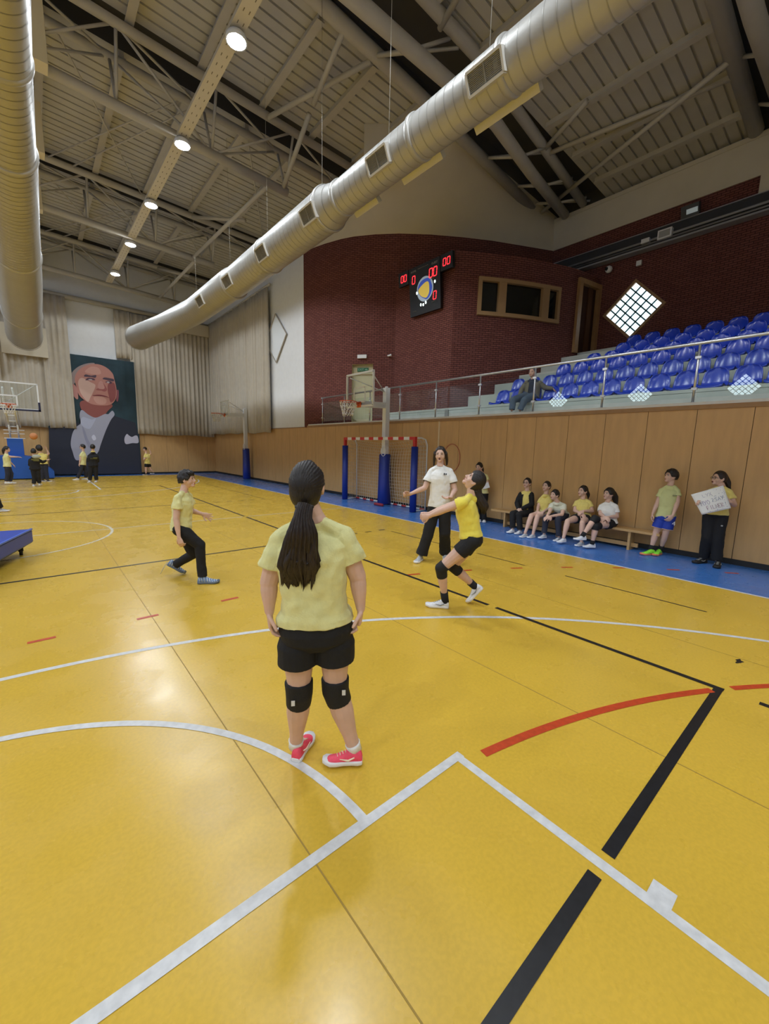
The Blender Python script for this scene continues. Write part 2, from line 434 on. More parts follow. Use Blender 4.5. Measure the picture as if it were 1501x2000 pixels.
def diamond(bm, x, y, z, r, w, thick, mi=0):
    """square ring standing on its corner in a wall plane x = const"""
    def ring(q, xx): return [Vector((xx, y+q*c, z+q*s)) for c, s in ((1,0),(0,1),(-1,0),(0,-1))]
    o0, o1, i0, i1 = ring(r, x), ring(r, x-thick), ring(r-w, x), ring(r-w, x-thick)
    for k in range(4):
        j = (k+1) % 4
        for q in ((o1[k],o1[j],i1[j],i1[k]), (o0[k],o0[j],o1[j],o1[k]), (i1[k],i1[j],i0[j],i0[k])): quad(bm, q, mi)
def diamond_window(n, x, y, z, r, face, cell, estr, wm):
    """leaded diamond window; face = -1 looks toward -x"""
    bm = NB(); diamond(bm, x, y, z, r, .11, .07*(-face))
    f = struct('window_%d' % n, bm, wm)
    bm = NB(); q = r-.1; xx = x-.012 if face < 0 else x+.012
    quad(bm, [(xx,y+q,z),(xx,y,z+q),(xx,y-q,z),(xx,y,z-q)])
    o = obj('window_pane', bm, mat('sky_pane_%s' % ('a' if face < 0 else 'b'), (.8,.9,1), .5, emit=(.80,.93,1.0), estr=estr), f)
    bm = NB(); xx2 = x-.03 if face < 0 else x+.03
    k = int(2*q*.7071/cell)
    side = q*math.sqrt(2)
    u = Vector((0, .7071, .7071)); v = Vector((0, -.7071, .7071)); c0 = Vector((xx2, y, z-q))
    nu = 5; nv = 6
    for i in range(1, nu): beam(bm, c0+u*(side*i/nu), c0+u*(side*i/nu)+v*side, .04, .02, up=(1,0,0))
    for i in range(1, nv): beam(bm, c0+v*(side*i/nv), c0+v*(side*i/nv)+u*side, .04, .02, up=(1,0,0))
    obj('glazing_bar', bm, mat('teal_bar', (.08,.26,.30), .5), f)
    return f
W1 = diamond_window(1, 15.0, 5.56, 6.28, .92, -1, .22, WIN_A, M_woodf)
for k, y in enumerate((-.3, 6.2, 12.5, 19.2)):
    diamond_window(2+k, XL, y, 6.35, 1.0, 1, .25, WIN_B, M_woodf)
# diamond shutter board on the white wall beside the curtain
rt = root('diamond_shutter', (XR, 17.3, 6.3), 'white diamond shaped board on the white wall, half behind the curtain', 'shutter')
bm = NB(); xx = XR-.06; r = 1.0
for a, b in (((1,0),(0,1)), ((0,1),(-1,0)), ((-1,0),(0,-1)), ((0,-1),(1,0))):
    beam(bm, (xx, 17.3+r*a[0], 6.3+r*a[1]), (xx, 17.3+r*b[0], 6.3+r*b[1]), .03, .04, up=(1,0,0))
obj('frame', bm, mat('shutter_frame', (.42,.38,.32), .6), rt)
bm = NB(); quad(bm, [(xx+.02,18.3,6.3),(xx+.02,17.3,7.3),(xx+.02,16.3,6.3),(xx+.02,17.3,5.3)]); obj('board', bm, mat('shutter_board', (.72,.75,.77), .7), rt)

# ================================================================ curved brick end wall of the gallery
CPX = [(592,492),(612,484),(634,476),(665,467),(690,462),(733,457.6),(780,456),(840,458),(900,463),(960,470),(1020,480),(1080,490)]
CP = [on_z(a, b, 8.97) for a, b in CPX]
CP[0] = Vector((8.37, 14.95, 8.97)); CP[-1] = Vector((15.0, 8.49, 8.97))
def strip(bm, pts, z0, z1, mi=0, u0=0.0):
    uvl = bm.loops.layers.uv.get('UVMap') or bm.loops.layers.uv.new('UVMap'); u = u0
    for a, b in zip(pts, pts[1:]):
        L = math.hypot(b[0]-a[0], b[1]-a[1])
        f = quad(bm, [(a[0],a[1],z0),(b[0],b[1],z0),(b[0],b[1],z1),(a[0],a[1],z1)], mi)
        for lp, uv in zip(f.loops, ((u,z0),(u+L,z0),(u+L,z1),(u,z1))): lp[uvl].uv = uv
        u += L
    return u
bm = NB()
u = strip(bm, CP[:5], 2.4, 8.97); u = strip(bm, CP[4:6], 4.70, 8.97, u0=u); strip(bm, CP[5:], 2.4, 8.97, u0=u)
struct('wall_gallery_end', bm, M_brick)
# door in that wall
a, b = CP[4], CP[5]; dd = (b-a).normalized(); nn = Vector((-dd.y, dd.x, 0)); nn = nn if nn.y > 0 else -nn
bm = NB(); q = nn*.16
quad(bm, [Vector((a.x,a.y,2.55))+q, Vector((b.x,b.y,2.55))+q, Vector((b.x,b.y,4.7))+q, Vector((a.x,a.y,4.7))+q])
quad(bm, [Vector((a.x,a.y,2.55)), Vector((a.x,a.y,2.55))+q, Vector((a.x,a.y,4.7))+q, Vector((a.x,a.y,4.7))])
quad(bm, [Vector((b.x,b.y,2.55)), Vector((b.x,b.y,2.55))+q, Vector((b.x,b.y,4.7))+q, Vector((b.x,b.y,4.7))])
quad(bm, [Vector((a.x,a.y,4.7)), Vector((b.x,b.y,4.7)), Vector((b.x,b.y,4.7))+q, Vector((a.x,a.y,4.7))+q])
d1 = struct('door_1', bm, mat('cream_door', (.52,.46,.28), .55))
bm = NB(); c = (a+b)/2; 
beam(bm, Vector((a.x,a.y,4.36))+q*.8, Vector((b.x,b.y,4.36))+q*.8, .03, .012); obj('door_rail', bm, M_woodf, d1)
rt = root('exit_sign', Vector((c.x, c.y, 4.50))+q*.75, 'green exit sign on top of the cream gallery door', 'sign')
bm = NB(); e = Vector((c.x, c.y, 4.53))+q*.78-dd*.02; beam(bm, e-dd*.21, e+dd*.21, .03, .13); obj('panel', bm, mat('exit_green', (.01,.10,.04), .5), rt)
nf = -nn
put_text('lettering', 'EXIT', .11, e+nf*.02-dd*.07, dd, (0,0,1), mat('exit_letters', (.25,.45,.30), .5), rt)
bm = NB(); f0 = e+nf*.02+dd*.13; beam(bm, f0-dd*.05, f0+dd*.05, .005, .02); bar(bm, f0+Vector((0,0,.03)), f0+Vector((0,0,-.03)), .008); obj('arrow', bm, mat('exit_letters', (0,0,0)), rt)
bm = NB(); e = Vector((c.x,c.y,4.95))+nf*.06; beam(bm, e-dd*.17, e+dd*.17, .08, .12)
tag(obj('emergency_light', bm, mat('white_plastic', (.75,.75,.75), .4)), 'white emergency light box above the cream gallery door', 'light')
e = on_y(757, 695, 11.6); 
bm = NB(); bar(bm, e, e+Vector((0,-.12,0)), .03); ball(bm, e+Vector((0,-.15,0)), .04)
tag(obj('security_camera', bm, M_whitep), 'small white camera on the curved brick wall right of the door', 'camera')

# plaster pieces stepping out under the roof above the right duct
def bulk(p0, p1, q1, q0, z0, z1, lab):
    bm = NB(); rings_loft(bm, [[Vector((p.x, p.y, z)) for p in (p0, p1, q1, q0)] for z in (z0, z1)], smooth=False); bmesh.ops.recalc_face_normals(bm, faces=bm.faces)
    tag(obj('bulkhead', bm, M_plaster), lab, 'bulkhead')
a_, b_ = on_z(711, 251, 10.3), on_z(774, 249, 10.3)
bulk(a_, b_, Vector((8.5, 9.9, 0)), Vector((8.3, 10.6, 0)), 9.3, 10.42, 'plaster bulkhead rising behind the right duct under the roof, the larger one')
a_, b_ = on_z(584, 400, 10.4), on_z(628, 374, 10.4)
bulk(a_, b_, b_+Vector((.35,.3,0)), a_+Vector((.35,.3,0)), 9.3, 10.42, 'small plaster bulkhead behind the right duct, nearer the white wall')

# plaster hood above the curved brick
def deckz(x): return 10.72-.04*max(x, -1.0) if x > -1 else 10.76+.0*(x)
def ptop():
    out = []
    tops = [(8.37,14.95),(8.37,13.9),(8.37,12.9),(8.37,11.9),(8.38,10.9),(8.45,9.6),(8.8,8.95),(9.6,8.72),(10.6,8.72),(12.0,8.72),(13.5,8.65),(15.0,8.55)]
    return [Vector((x, y, deckz(x)+.05)) for x, y in tops]
TP = ptop(); bm = NB(); N = 8
for i in range(len(CP)-1):
    for k in range(N):
        t0, t1 = k/N, (k+1)/N
        A, B, C_, D = CP[i].lerp(TP[i], t0), CP[i+1].lerp(TP[i+1], t0), CP[i+1].lerp(TP[i+1], t1), CP[i].lerp(TP[i], t1)
        quad(bm, [A, B, C_, D])
bmesh.ops.remove_doubles(bm, verts=bm.verts, dist=.001)
struct('wall_gallery_hood', bm, M_plaster, smooth=True)
# back wall of the gallery with the diamond window in it
bm = NB(); strip(bm, [(15.03, 12.0), (15.03, YB)], 2.4, 8.97)
struct('wall_gallery_back', bm, M_brick)
bm = NB(); box(bm, (15.0, YB, 8.97), (15.15, 9.0, 10.02)); box(bm, (14.98, YB, 9.9), (15.02, 9.0, 10.02)); struct('wall_gallery_back_upper', bm, M_plaster)
bm = NB(); box(bm, (15.2, YB, 9.9), (15.3, 9.6, 11.7)); box(bm, (9.0, 9.4, 10.2), (15.3, 9.5, 11.7)); struct('wall_light_leak_cover', bm, M_dark)  # dark panels added to block sky light leaking between back wall and roof
P = on_x(1484, 340, 14.95); bm = NB(); box(bm, (14.93, YB, 8.45), (15.0, P.y-.02, 8.98)); struct('wall_gallery_back_pier', bm, M_plaster)
# black service channel along the back wall
bm = NB(); yb = 8.4
box(bm, (14.78, YB, 8.05), (15.0, yb, 8.40)); box(bm, (14.72, YB, 7.93), (15.0, yb, 7.98), 1)
tube(bm, [(14.70, yb, 8.10), (14.70, YB, 8.16)], .035, 8, mi=1); tube(bm, [(14.70, yb, 8.02), (14.70, YB, 8.03)], .03, 8, mi=2)
box(bm, (14.74, YB, 8.40), (15.0, yb, 8.42), 1)
o = obj('service_channel', bm, [mat('black_channel', (.03,.03,.035), .5), mat('grey_edge', (.30,.30,.32), .5), mat('grey_pipe', (.22,.22,.24), .4, metal=.4)])
tag(o, 'dark service channel with grey pipes along the brick back wall of the gallery', 'duct')
bm = NB(); e = Vector((14.70, 4.75, 8.12)); box(bm, (14.62,4.62,8.02), (14.76,4.98,8.27)); 
rt2 = obj('junction_box', bm, mat('white_plastic', (0,0,0))); tag(rt2, 'larger white box on the service channel, nearer the floodlight', 'box')
bm = NB(); box(bm, (14.610,4.66,8.06), (14.625,4.94,8.23)); obj('cover', bm, mat('grey_cover', (.35,.35,.34), .6), rt2)
bm = NB(); box(bm, (14.64,5.20,8.07), (14.76,5.42,8.19)); tag(obj('junction_box', bm, mat('white_plastic', (0,0,0))), 'smaller white box on the service channel, nearer the booth', 'box')
bm = NB(); box(bm, (14.93,5.46,7.58), (15.0,5.60,7.72)); tag(obj('thermostat_box', bm, mat('white_plastic', (0,0,0))), 'small white square box on brick above the diamond window', 'box')
rt = root('dome_camera', (14.9,6.4,7.7), 'white dome camera on brick beside the booth corner', 'camera')
bm = NB(); ball(bm, (14.88,6.4,7.7), .11); obj('housing', bm, mat('white_plastic', (0,0,0)), rt); bm = NB(); ball(bm, (14.80,6.43,7.70), .055); obj('lens', bm, M_blk, rt)
rt = root('floodlight', (14.7,4.24,8.45), 'dark floodlight standing on the service channel', 'floodlight')
bm = NB(); beam(bm, (14.66,4.24,8.55), (14.84,4.24,8.62), .42, .30, up=(0,0,1)); obj('housing', bm, mat('dark_casing', (.04,.04,.045), .5), rt)
bm = NB(); beam(bm, (14.63,4.18,8.52), (14.66,4.18,8.53), .26, .12); obj('lens', bm, mat('floodlight_lens', (.55,.6,.6), .3, emit=(.7,.85,.9), estr=.12), rt)
bm = NB(); bar(bm, (14.8,4.24,8.40), (14.8,4.24,8.5), .03); obj('bracket', bm, M_blk, rt)

# ================================================================ control booth
BTOP = 7.55
BPX = [(890,490),(937,493),(1020,503),(1097,518),(1130,527),(1172,544)]
BP = [on_z(a, b, BTOP) for a, b in BPX]
BX = BP[0].x
def curve_sub(P, n=6):
    out = []
    for i in range(len(P)-1):
        p0, p1, p2, p3 = P[max(i-1,0)], P[i], P[i+1], P[min(i+2,len(P)-1)]
        for k in range(n):
            t = k/n
            out.append(.5*((2*p1)+(p2-p0)*t+(2*p0-5*p1+4*p2-p3)*t*t+(3*p1-p0-3*p2+p3)*t**3))
    out.append(P[-1]); return out
BC = curve_sub(BP, 6)           # 31 points; window spans 6..18, door 24..30
bm = NB(); z0 = 2.5
strip(bm, [(BX, 11.4), (BX, BP[0].y)], z0, BTOP, u0=0); u = 0
u = strip(bm, BC[:7], z0, BTOP); ua = u
u = strip(bm, BC[6:19], z0, 5.82, u0=ua); strip(bm, BC[6:19], 6.84, BTOP, u0=ua)
ub = u; u = strip(bm, BC[18:25], z0, BTOP, u0=ub)
strip(bm, BC[24:], 7.28, BTOP, u0=u); strip(bm, BC[24:], z0, 5.0, u0=u)
# roof of the booth
rf = [bm.verts.new((p.x, p.y, BTOP)) for p in BC] + [bm.verts.new((15.03, 8.4, BTOP)), bm.verts.new((10.2, 11.3, BTOP)), bm.verts.new((BX, 11.3, BTOP))]
bm.faces.new(rf)
struct('wall_booth', bm, M_brick)
def along(P, zlo, zhi, off, thick, bm, mi=0):
    """slab following plan points between two heights, pushed out of the wall"""
    for a, b in zip(P, P[1:]):
        d = (b-a); d.z = 0; d.normalize(); n = Vector((d.y, -d.x, 0)); n = n if n.y < 0 else -n
        c = (a+b)/2; h = (zlo+zhi)/2
        A = Vector((a.x, a.y, h))+n*off; B = Vector((b.x, b.y, h))+n*off
        beam(bm, A-d*.003, B+d*.003, thick, zhi-zlo, mi=mi)
WP = BC[6:19]; bm = NB()
along(WP, 5.79, 5.90, .02, .12, bm); along(WP, 6.76, 6.87, .02, .12, bm)
for i0, i1 in ((0, 1), (3, 4), (9, 10), (11, 12)):
    a, b = WP[i0], WP[i1]
    if i0 == 0: b = a.lerp(b, .55)
    if i1 == 12: a = a.lerp(b, .55)
    along([a, b], 5.85, 6.82, .02, .11, bm)
w = struct('window_6', bm, mat('booth_window_frame', (.36,.22,.10), .5))
bm = NB(); along(WP, 5.88, 6.78, -.04, .01, bm); obj('window_pane', bm, mat('dark_glass', (.004,.005,.006), .04, spec=.6), w)
DP = BC[24:]; bm = NB()
along(DP, 7.16, 7.31, .03, .14, bm)
along([DP[0], DP[0].lerp(DP[1], .9)], 5.0, 7.2, .03, .14, bm); along([DP[-1].lerp(DP[-2], .9), DP[-1]], 5.0, 7.2, .03, .14, bm)
w = struct('door_2', bm, M_woodf)
bm = NB(); along(DP, 5.0, 7.18, -.06, .02, bm); obj('door_leaf', bm, mat('brown_door', (.05,.022,.014), .9, spec=.1), w)
bm = NB(); along(DP[3:4]+DP[4:5], 5.0, 7.18, -.03, .05, bm); obj('door_stile', bm, mat('brown_stile', (.09,.04,.02), .9, spec=.1), w)

# ================================================================ gallery floor, tiers
bm = NB(); box(bm, (XR+.05, YB, 2.38), (15.2, 15.0, 2.56)); struct('floor_gallery', bm, M_concrete)
TX = [9.75+.73*i for i in range(7)]; TZ = [2.97,3.37,3.77,4.10,4.44,4.78,5.02]
for i in range(7):
    yend = 12.0 if i == 0 else 8.9
    # the tier stops at the booth wall
    y1 = 11.0 if i == 0 else None
    if i > 0:
        y1 = 8.6
        for a, b in zip(BC, BC[1:]):
            if a.x <= TX[i] <= b.x: y1 = a.y+(b.y-a.y)*(TX[i]-a.x)/(b.x-a.x)-.02
    bm = NB(); x1 = TX[i]+.9 if i < 6 else 15.0
    yy = y1 if i else 8.66
    box(bm, (TX[i], YB, 2.5), (x1, yy, TZ[i]))
    if i == 0: box(bm, (TX[0], 8.6, 2.5), (BX+.02, 11.3, TZ[0])); box(bm, (TX[0]-.012, YB, TZ[0]-.06), (TX[0], 11.3, TZ[0]+.003))
    struct('floor_tier_%d' % (i+1), bm, M_concrete)
bm = NB(); P = on_x(870.5, 803, 9.7); box(bm, (9.72, P.y-.07, 2.72), (9.76, P.y+.07, 2.93)); tag(obj('vent_cover', bm, mat('grey_vent', (.22,.22,.20), .6)), 'small grey vent plate in the concrete step below the booth corner', 'vent')

# ================================================================ roof
NTR = [(11.9, 1), (18.35, 1), (24.35, 1)]      # truss centre lines in the main hall
bm = NB()
def deckbay(bm, y0, y1, x0, x1, mi=0):
    pitch = .27; y = y0; prof = []
    while y < y1-.05:
        prof += [(y, 0), (y+pitch-.05, 0), (y+pitch-.045, .05), (y+pitch-.005, .05)]; y += pitch
    prof.append((y1, 0))
    X = [x0, x1] if x0 > -1.2 or x1 < -.8 else [x0, -1, x1]
    rows = [[bm.verts.new((x, py, deckz(x)+h)) for py, h in prof] for x in X]
    for A, B in zip(rows, rows[1:]):
        for k in range(len(prof)-1): bm.faces.new((A[k], B[k], B[k+1], A[k+1])).material_index = mi
edges = [YB]
recess = [(3.4,4.3)] + [(y-.5, y+.5) for y, _ in NTR]
bays = [(YB, 1.8), (3.1, 6.7), (8.5, 11.4), (12.4, 17.85), (18.85, 23.85), (24.85, YF+.2)]
gaps = [(1.8,3.1), (6.7,8.5), (11.4,12.4), (17.85,18.85), (23.85,24.85)]
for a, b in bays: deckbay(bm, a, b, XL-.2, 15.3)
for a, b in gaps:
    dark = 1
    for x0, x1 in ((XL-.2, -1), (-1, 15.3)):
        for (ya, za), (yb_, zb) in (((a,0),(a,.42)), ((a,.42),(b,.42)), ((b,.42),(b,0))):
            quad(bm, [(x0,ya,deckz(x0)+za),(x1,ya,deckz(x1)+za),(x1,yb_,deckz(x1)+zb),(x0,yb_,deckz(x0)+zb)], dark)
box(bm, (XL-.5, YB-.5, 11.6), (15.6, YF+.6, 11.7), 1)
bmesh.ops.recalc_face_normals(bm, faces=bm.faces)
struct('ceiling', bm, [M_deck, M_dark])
# purlins, one object per bay line group
PX = [.80, 2.25, 3.70, 5.2, 6.65, 8.10, 9.55, 11.0, 12.5, 14.0, -.7, -3.6, -6.5, -9.4]
for a, b in bays[1:5]:
    for x in PX:
        if x > 8.3 and b > 9: continue
        if x < -2 and a < 8: continue
        bm = NB(); z = deckz(x)
        box(bm, (x-.05, a, z-.13), (x+.05, b, z+.0)); box(bm, (x-.085, a, z-.145), (x+.085, b, z-.13))
        o = obj('roof_purlin', bm, M_truss)
        tag(o, 'steel purlin under the corrugated roof, running between two pipe trusses', 'purlin', 'purlins between the roof trusses')
def chord_z(x): return deckz(x)-.27
def bot_z(x): return 9.21-.045*max(x, -1)
def truss(yc, label, x0=XL, x1=8.3, half=.5, bend=0.0, rb=.11, rt_=.10, xb=None):
    r = root('roof_truss', (3.0, yc, 9.5), label, 'truss')
    xb = xb or x1
    xs_ = [x0, -1, xb]
    bm = NB(); tube(bm, [(x, yc, bot_z(x)) for x in xs_], rb, 14); obj('bottom_chord', bm, M_truss, r, True)
    for s in (-1, 1):
        bm = NB(); tube(bm, [(x, yc+s*half, chord_z(x)) for x in (x0, -1, x1)], rt_, 14); obj('top_chord', bm, M_truss, r, True)
    k = 0; x = -6.2; xs2 = []
    while x < x1-.5: xs2.append(x); x += 2.05
    for i, x in enumerate(xs2):
        for s in (-1, 1):
            bm = NB(); bar(bm, (x, yc, bot_z(x)), (x, yc+s*half, chord_z(x)), .035); obj('post', bm, M_truss, r, True)
            if i+1 < len(xs2):
                x2 = xs2[i+1]; bm = NB()
                if i % 2: bar(bm, (x, yc, bot_z(x)), (x2, yc+s*half, chord_z(x2)), .03)
                else: bar(bm, (x, yc+s*half, chord_z(x)), (x2, yc, bot_z(x2)), .03)
                obj('diagonal', bm, M_truss, r, True)
        bm = NB(); x2 = min(x+2.05, x1)
        bar(bm, (x, yc-half, chord_z(x)), (x2, yc+half, chord_z(x2)), .03); obj('lacing_bar', bm, M_truss, r, True)
    return r
truss(11.9, 'pipe truss crossing above the second lamp from the camera', xb=6.15)
truss(18.35, 'pipe truss crossing above the fourth lamp from the camera', xb=6.15)
truss(24.35, 'pipe truss farthest from the camera, close to the portrait wall', xb=7.0)
def pipe(name, pts, r_, label, cat='pipe', group=None, parent=None):
    bm = NB(); tube(bm, pts, r_, 12)
    o = obj(name, bm, M_truss, parent, True)
    if not parent: tag(o, label, cat, group)
    return o
# big truss that reaches the gallery back wall
r = root('roof_truss', (9, 8, 10), 'heavy pipe truss ending in the corner above the gallery', 'truss')
pipe('top_chord', [(XL, 8.0, 10.45), (-1, 8.05, 10.45), (4.81,8.14,10.3), (8.27,8.3,10.22), (14.95,8.9,10.08)], .15, '', parent=r)
pipe('bottom_chord', [(XL, 7.0, 9.5), (-1, 7.0, 9.5), (9.19,6.99,9.6), (11.6,7.45,9.68), (14.9,8.1,9.98)], .15, '', parent=r)
pipe('top_chord', [(XL, 6.6, 10.45), (-1, 6.6, 10.45), (8.3,6.77,10.28), (10.17,6.97,10.24), (11.87,7.15,10.2), (14.95,7.5,10.12)], .13, '', parent=r)
for x in (-4, 0, 2.2, 4.3, 6.4, 8.6, 10.8, 12.6, 13.9):
    bm = NB(); t = (x-9.19)/5.7 if x > 9.19 else 0
    yb_, zb = 6.99+1.1*max(t, 0), 9.58+.4*max(t, 0); ya = 8.14+.07*max(0, x-4.8)
    bar(bm, (x, yb_, zb), (x, ya, 10.25), .045); obj('post', bm, M_truss, r, True)
    bm = NB(); bar(bm, (x, yb_, zb), (x+.9, 6.85+max(t,0)*.6, 10.2), .04); obj('diagonal', bm, M_truss, r, True)
    bm = NB(); bar(bm, (x, ya, 10.25), (x+1.2, 6.85+max(t,0)*.6, 10.2), .035); obj('lacing_bar', bm, M_truss, r, True)
r = root('roof_truss', (12, 3, 10), 'heavy pipe truss at the upper right corner, nearest the camera', 'truss')
pipe('top_chord', [(-3, 2.95, 10.45), (8, 3.0, 10.3), (14.95,3.06,10.08)], .17, '', parent=r)
pipe('top_chord', [(-3, 1.85, 10.45), (8, 1.85, 10.3), (14.95,1.9,10.08)], .15, '', parent=r)
pipe('bottom_chord', [(-3, 2.4, 9.5), (10.4,2.4,9.5), (14.95,2.45,9.95)], .16, '', parent=r)
for x in (5, 7.2, 9.4, 11.6, 13.4):
    for s in (-.55, .6):
        bm = NB(); bar(bm, (x, 2.4, 9.55), (x+.7, 2.4+s, 10.25), .04); obj('diagonal', bm, M_truss, r, True)
# stay pipes tying trusses together
def B1(p, q): return Vector(p), Vector(q)
stays = [((5.35,11.4,10.20),(6.35,8.3,10.15)), ((6.0,11.9,8.95),(5.85,10.1,9.85)), ((5.85,9.9,9.95),(5.55,8.2,10.2)),
         ((5.25,17.85,10.22),(6.1,14.9,9.3)), ((5.35,18.35,8.97),(5.6,12.0,8.95)), ((5.3,23.85,10.2),(6.0,21.3,9.3)), ((5.4,24.35,8.97),(5.5,18.4,8.97)),
         ((11.87,7.2,10.15),(12.6,3.1,10.1)), ((14.2,8.6,10.0),(12.0,3.1,10.05)), ((7.0,6.85,10.2),(5.9,3.0,10.3)), ((11.7,7.2,10.15),(10.9,5.6,10.15))]
for a, b in stays:
    pipe('stay_pipe', [a, b], .06, 'slim tie pipe slanting between two roof trusses', 'pipe', 'tie pipes between the roof trusses')
for y0, y1 in ((12.4, 17.85), (18.85, 23.85)):
    for a, b in (((1.0,y0),(3.6,y1)), ((3.6,y0),(1.0,y1)), ((3.9,y0),(1.6,y1)), ((5.2,y0),(8.1,y1))):
        pipe('tie_rod', [(a[0],a[1],chord_z(a[0])+.02),(b[0],b[1],chord_z(b[0])+.02)], .022, 'thin tie rod crossing a roof bay', 'tie rod', 'thin tie rods in the roof')
# pale square boxes beside the left duct
for i, y in enumerate((11.45, 14.75, 18.15, 21.6, 25.0)):
    bm = NB(); box(bm, (-1.6, y, 9.0), (.80, y+.35, 10.15))
    tag(obj('bulkhead_box', bm, mat('bulkhead_cream', (.80,.70,.46), .8)), 'square cream bulkhead under the roof beside the left duct, %s from the camera' % ('first','second','third','fourth','farthest')[i], 'bulkhead', 'cream bulkheads beside the left duct')
# head rail pipe above the curtains
pipe('curtain_rail', [(-12, 25.72, 8.62), (8.2, 25.72, 8.42)], .11, 'pale pipe rail along the far wall above the curtains', 'rail')
pipe('curtain_rail', [(8.22, 25.7, 8.5), (8.22, 17.6, 8.55)], .05, 'pale pipe rail on the right wall above the curtain', 'rail')
# ================================================================ lamps on the cable tray
names = ['farthest', 'second farthest', 'third', 'fourth', 'nearest']
for i, x in enumerate(LX):
    if i == 0:
        pts = [(3.22, 23.9), (3.45, -6.0)]
        bm = NB()
        for a, b in zip(range(0, 31), range(1, 32)): pass
        beam(bm, (3.22, 23.9, 9.02), (3.47, -6.0, 9.02), .24, .012)
        for s in (-.12, .12): beam(bm, (3.22+s, 23.9, 9.05), (3.47+s, -6.0, 9.05), .012, .07)
        n = 110
        for k in range(n):
            y = 23.7-29.5*k/n; xx = 3.22+.25*k/n
            for s in (-.05, .05): box(bm, (xx+s-.007, y-.035, 9.011), (xx+s+.007, y+.035, 9.0135), 1)
        tag(obj('cable_tray', bm, [mat('tray_paint', (.62,.56,.44), .5), mat('tray_slot', (.20,.17,.12), .8)]), 'perforated cream cable tray carrying the row of ceiling lamps', 'cable tray')
    else:
        bm = NB(); beam(bm, (x, 23.9, 9.02), (x, -6.0, 9.02), .24, .05)
        tag(obj('cable_tray', bm, mat('tray_paint', (0,0,0))), 'cream cable tray over the %s of the hall, outside the picture' % ('middle', 'far left side')[i-1], 'cable tray')
    for j, y in enumerate(LY):
        if i == 2 and j % 2: continue
        xx = 3.22+.25*(23.9-y)/29.9 if i == 0 else x
        if i == 0 and j < 5: lab = 'round white LED ceiling lamp, %s in the row along the cable tray' % names[j]
        else: lab = 'round white LED ceiling lamp on a cable tray outside the picture'
        r = root('ceiling_lamp', (xx, y, 8.98), lab, 'lamp', 'lamps along the cable tray')
        bm = NB(); tube(bm, [(xx,y,9.0),(xx,y,8.97),(xx,y,8.93),(xx,y,8.86)], [.08,.15,.18,.19], 24, ref=(1,0,0)); obj('housing', bm, M_whitep, r, True)
        bm = NB(); tube(bm, [(xx,y,8.859),(xx,y,8.845)], [.165,.15], 24, ref=(1,0,0)); obj('lens', bm, M_lamp, r)
        l = bpy.data.lights.new('lamp_light', 'SPOT'); l.energy = LAMP_W*(1.0 if i < 2 else 1.6); l.spot_size = 2.62; l.spot_blend = .14
        l.color = (.86, .93, 1.0); l.shadow_soft_size = .22
        o = bpy.data.objects.new('lamp_light', l); COL.objects.link(o); o.parent = r; o.location = (0, 0, -.16)

# ================================================================ ducts
def duct(label, axis, name='round_duct'):
    """axis: list of (x, y, z, r)"""
    r = root(name, axis[-1][:3], label, 'duct')
    bm = NB(); tube(bm, [a[:3] for a in axis], [a[3] for a in axis], 40, ref=(0,0,1), cap=False); obj('duct_shell', bm, M_duct, r, True)
    # spiral seams as fine hoops
    bm = NB(); tot = 0
    for a, b in zip(axis, axis[1:]):
        A, B = Vector(a[:3]), Vector(b[:3]); L = (B-A).length; n = max(1, int(L/.16)); d = (B-A).normalized()
        for k in range(n):
            t = k/n; c = A.lerp(B, t); rr = a[3]*(1-t)+b[3]*t
            tube(bm, [c-d*.006, c+d*.006], rr+.003, 40, ref=(0,0,1), cap=False)
    obj('spiral_seam', bm, M_ductring, r, True)
    return r
def seam(r, c, rr, w=.025):
    bm = NB(); d = Vector((0,1,0)); c = Vector(c)
    tube(bm, [c-d*w*2, c-d*w*2, c-d*w, c+d*w, c+d*w*2], [rr, rr+.002, rr+.02, rr+.02, rr+.002], 40, ref=(0,0,1), cap=False)
    obj('joint_collar', bm, M_duct, r, True)
DZ = 6.5
RA = [(4.97,-7.0,DZ,.30),(4.97,7.35,DZ,.30),(4.96,7.75,DZ,.395),(4.95,13.0,DZ,.40),(4.92,13.1,DZ,.42),(4.86,16.6,DZ,.43),(4.52,19.7,DZ,.47),(4.05,22.6,DZ,.53)]
rd = duct('long right spiral duct with side grilles, running over the court to the far curtain', RA)
for y, rr in ((3.6,.30),(5.2,.30),(7.3,.30),(7.8,.40),(10.6,.40),(13.05,.42)): seam(rd, (4.96,y,DZ), rr)
bm = NB(); tube(bm, [(4.05,22.60,DZ),(4.045,22.66,DZ)], [.55,.55], 40, ref=(0,0,1), cap=False); tube(bm, [(4.05,22.62,DZ),(4.05,22.63,DZ)], [.52,.1], 40, ref=(0,0,1)); obj('end_cap', bm, [M_duct], rd, True)
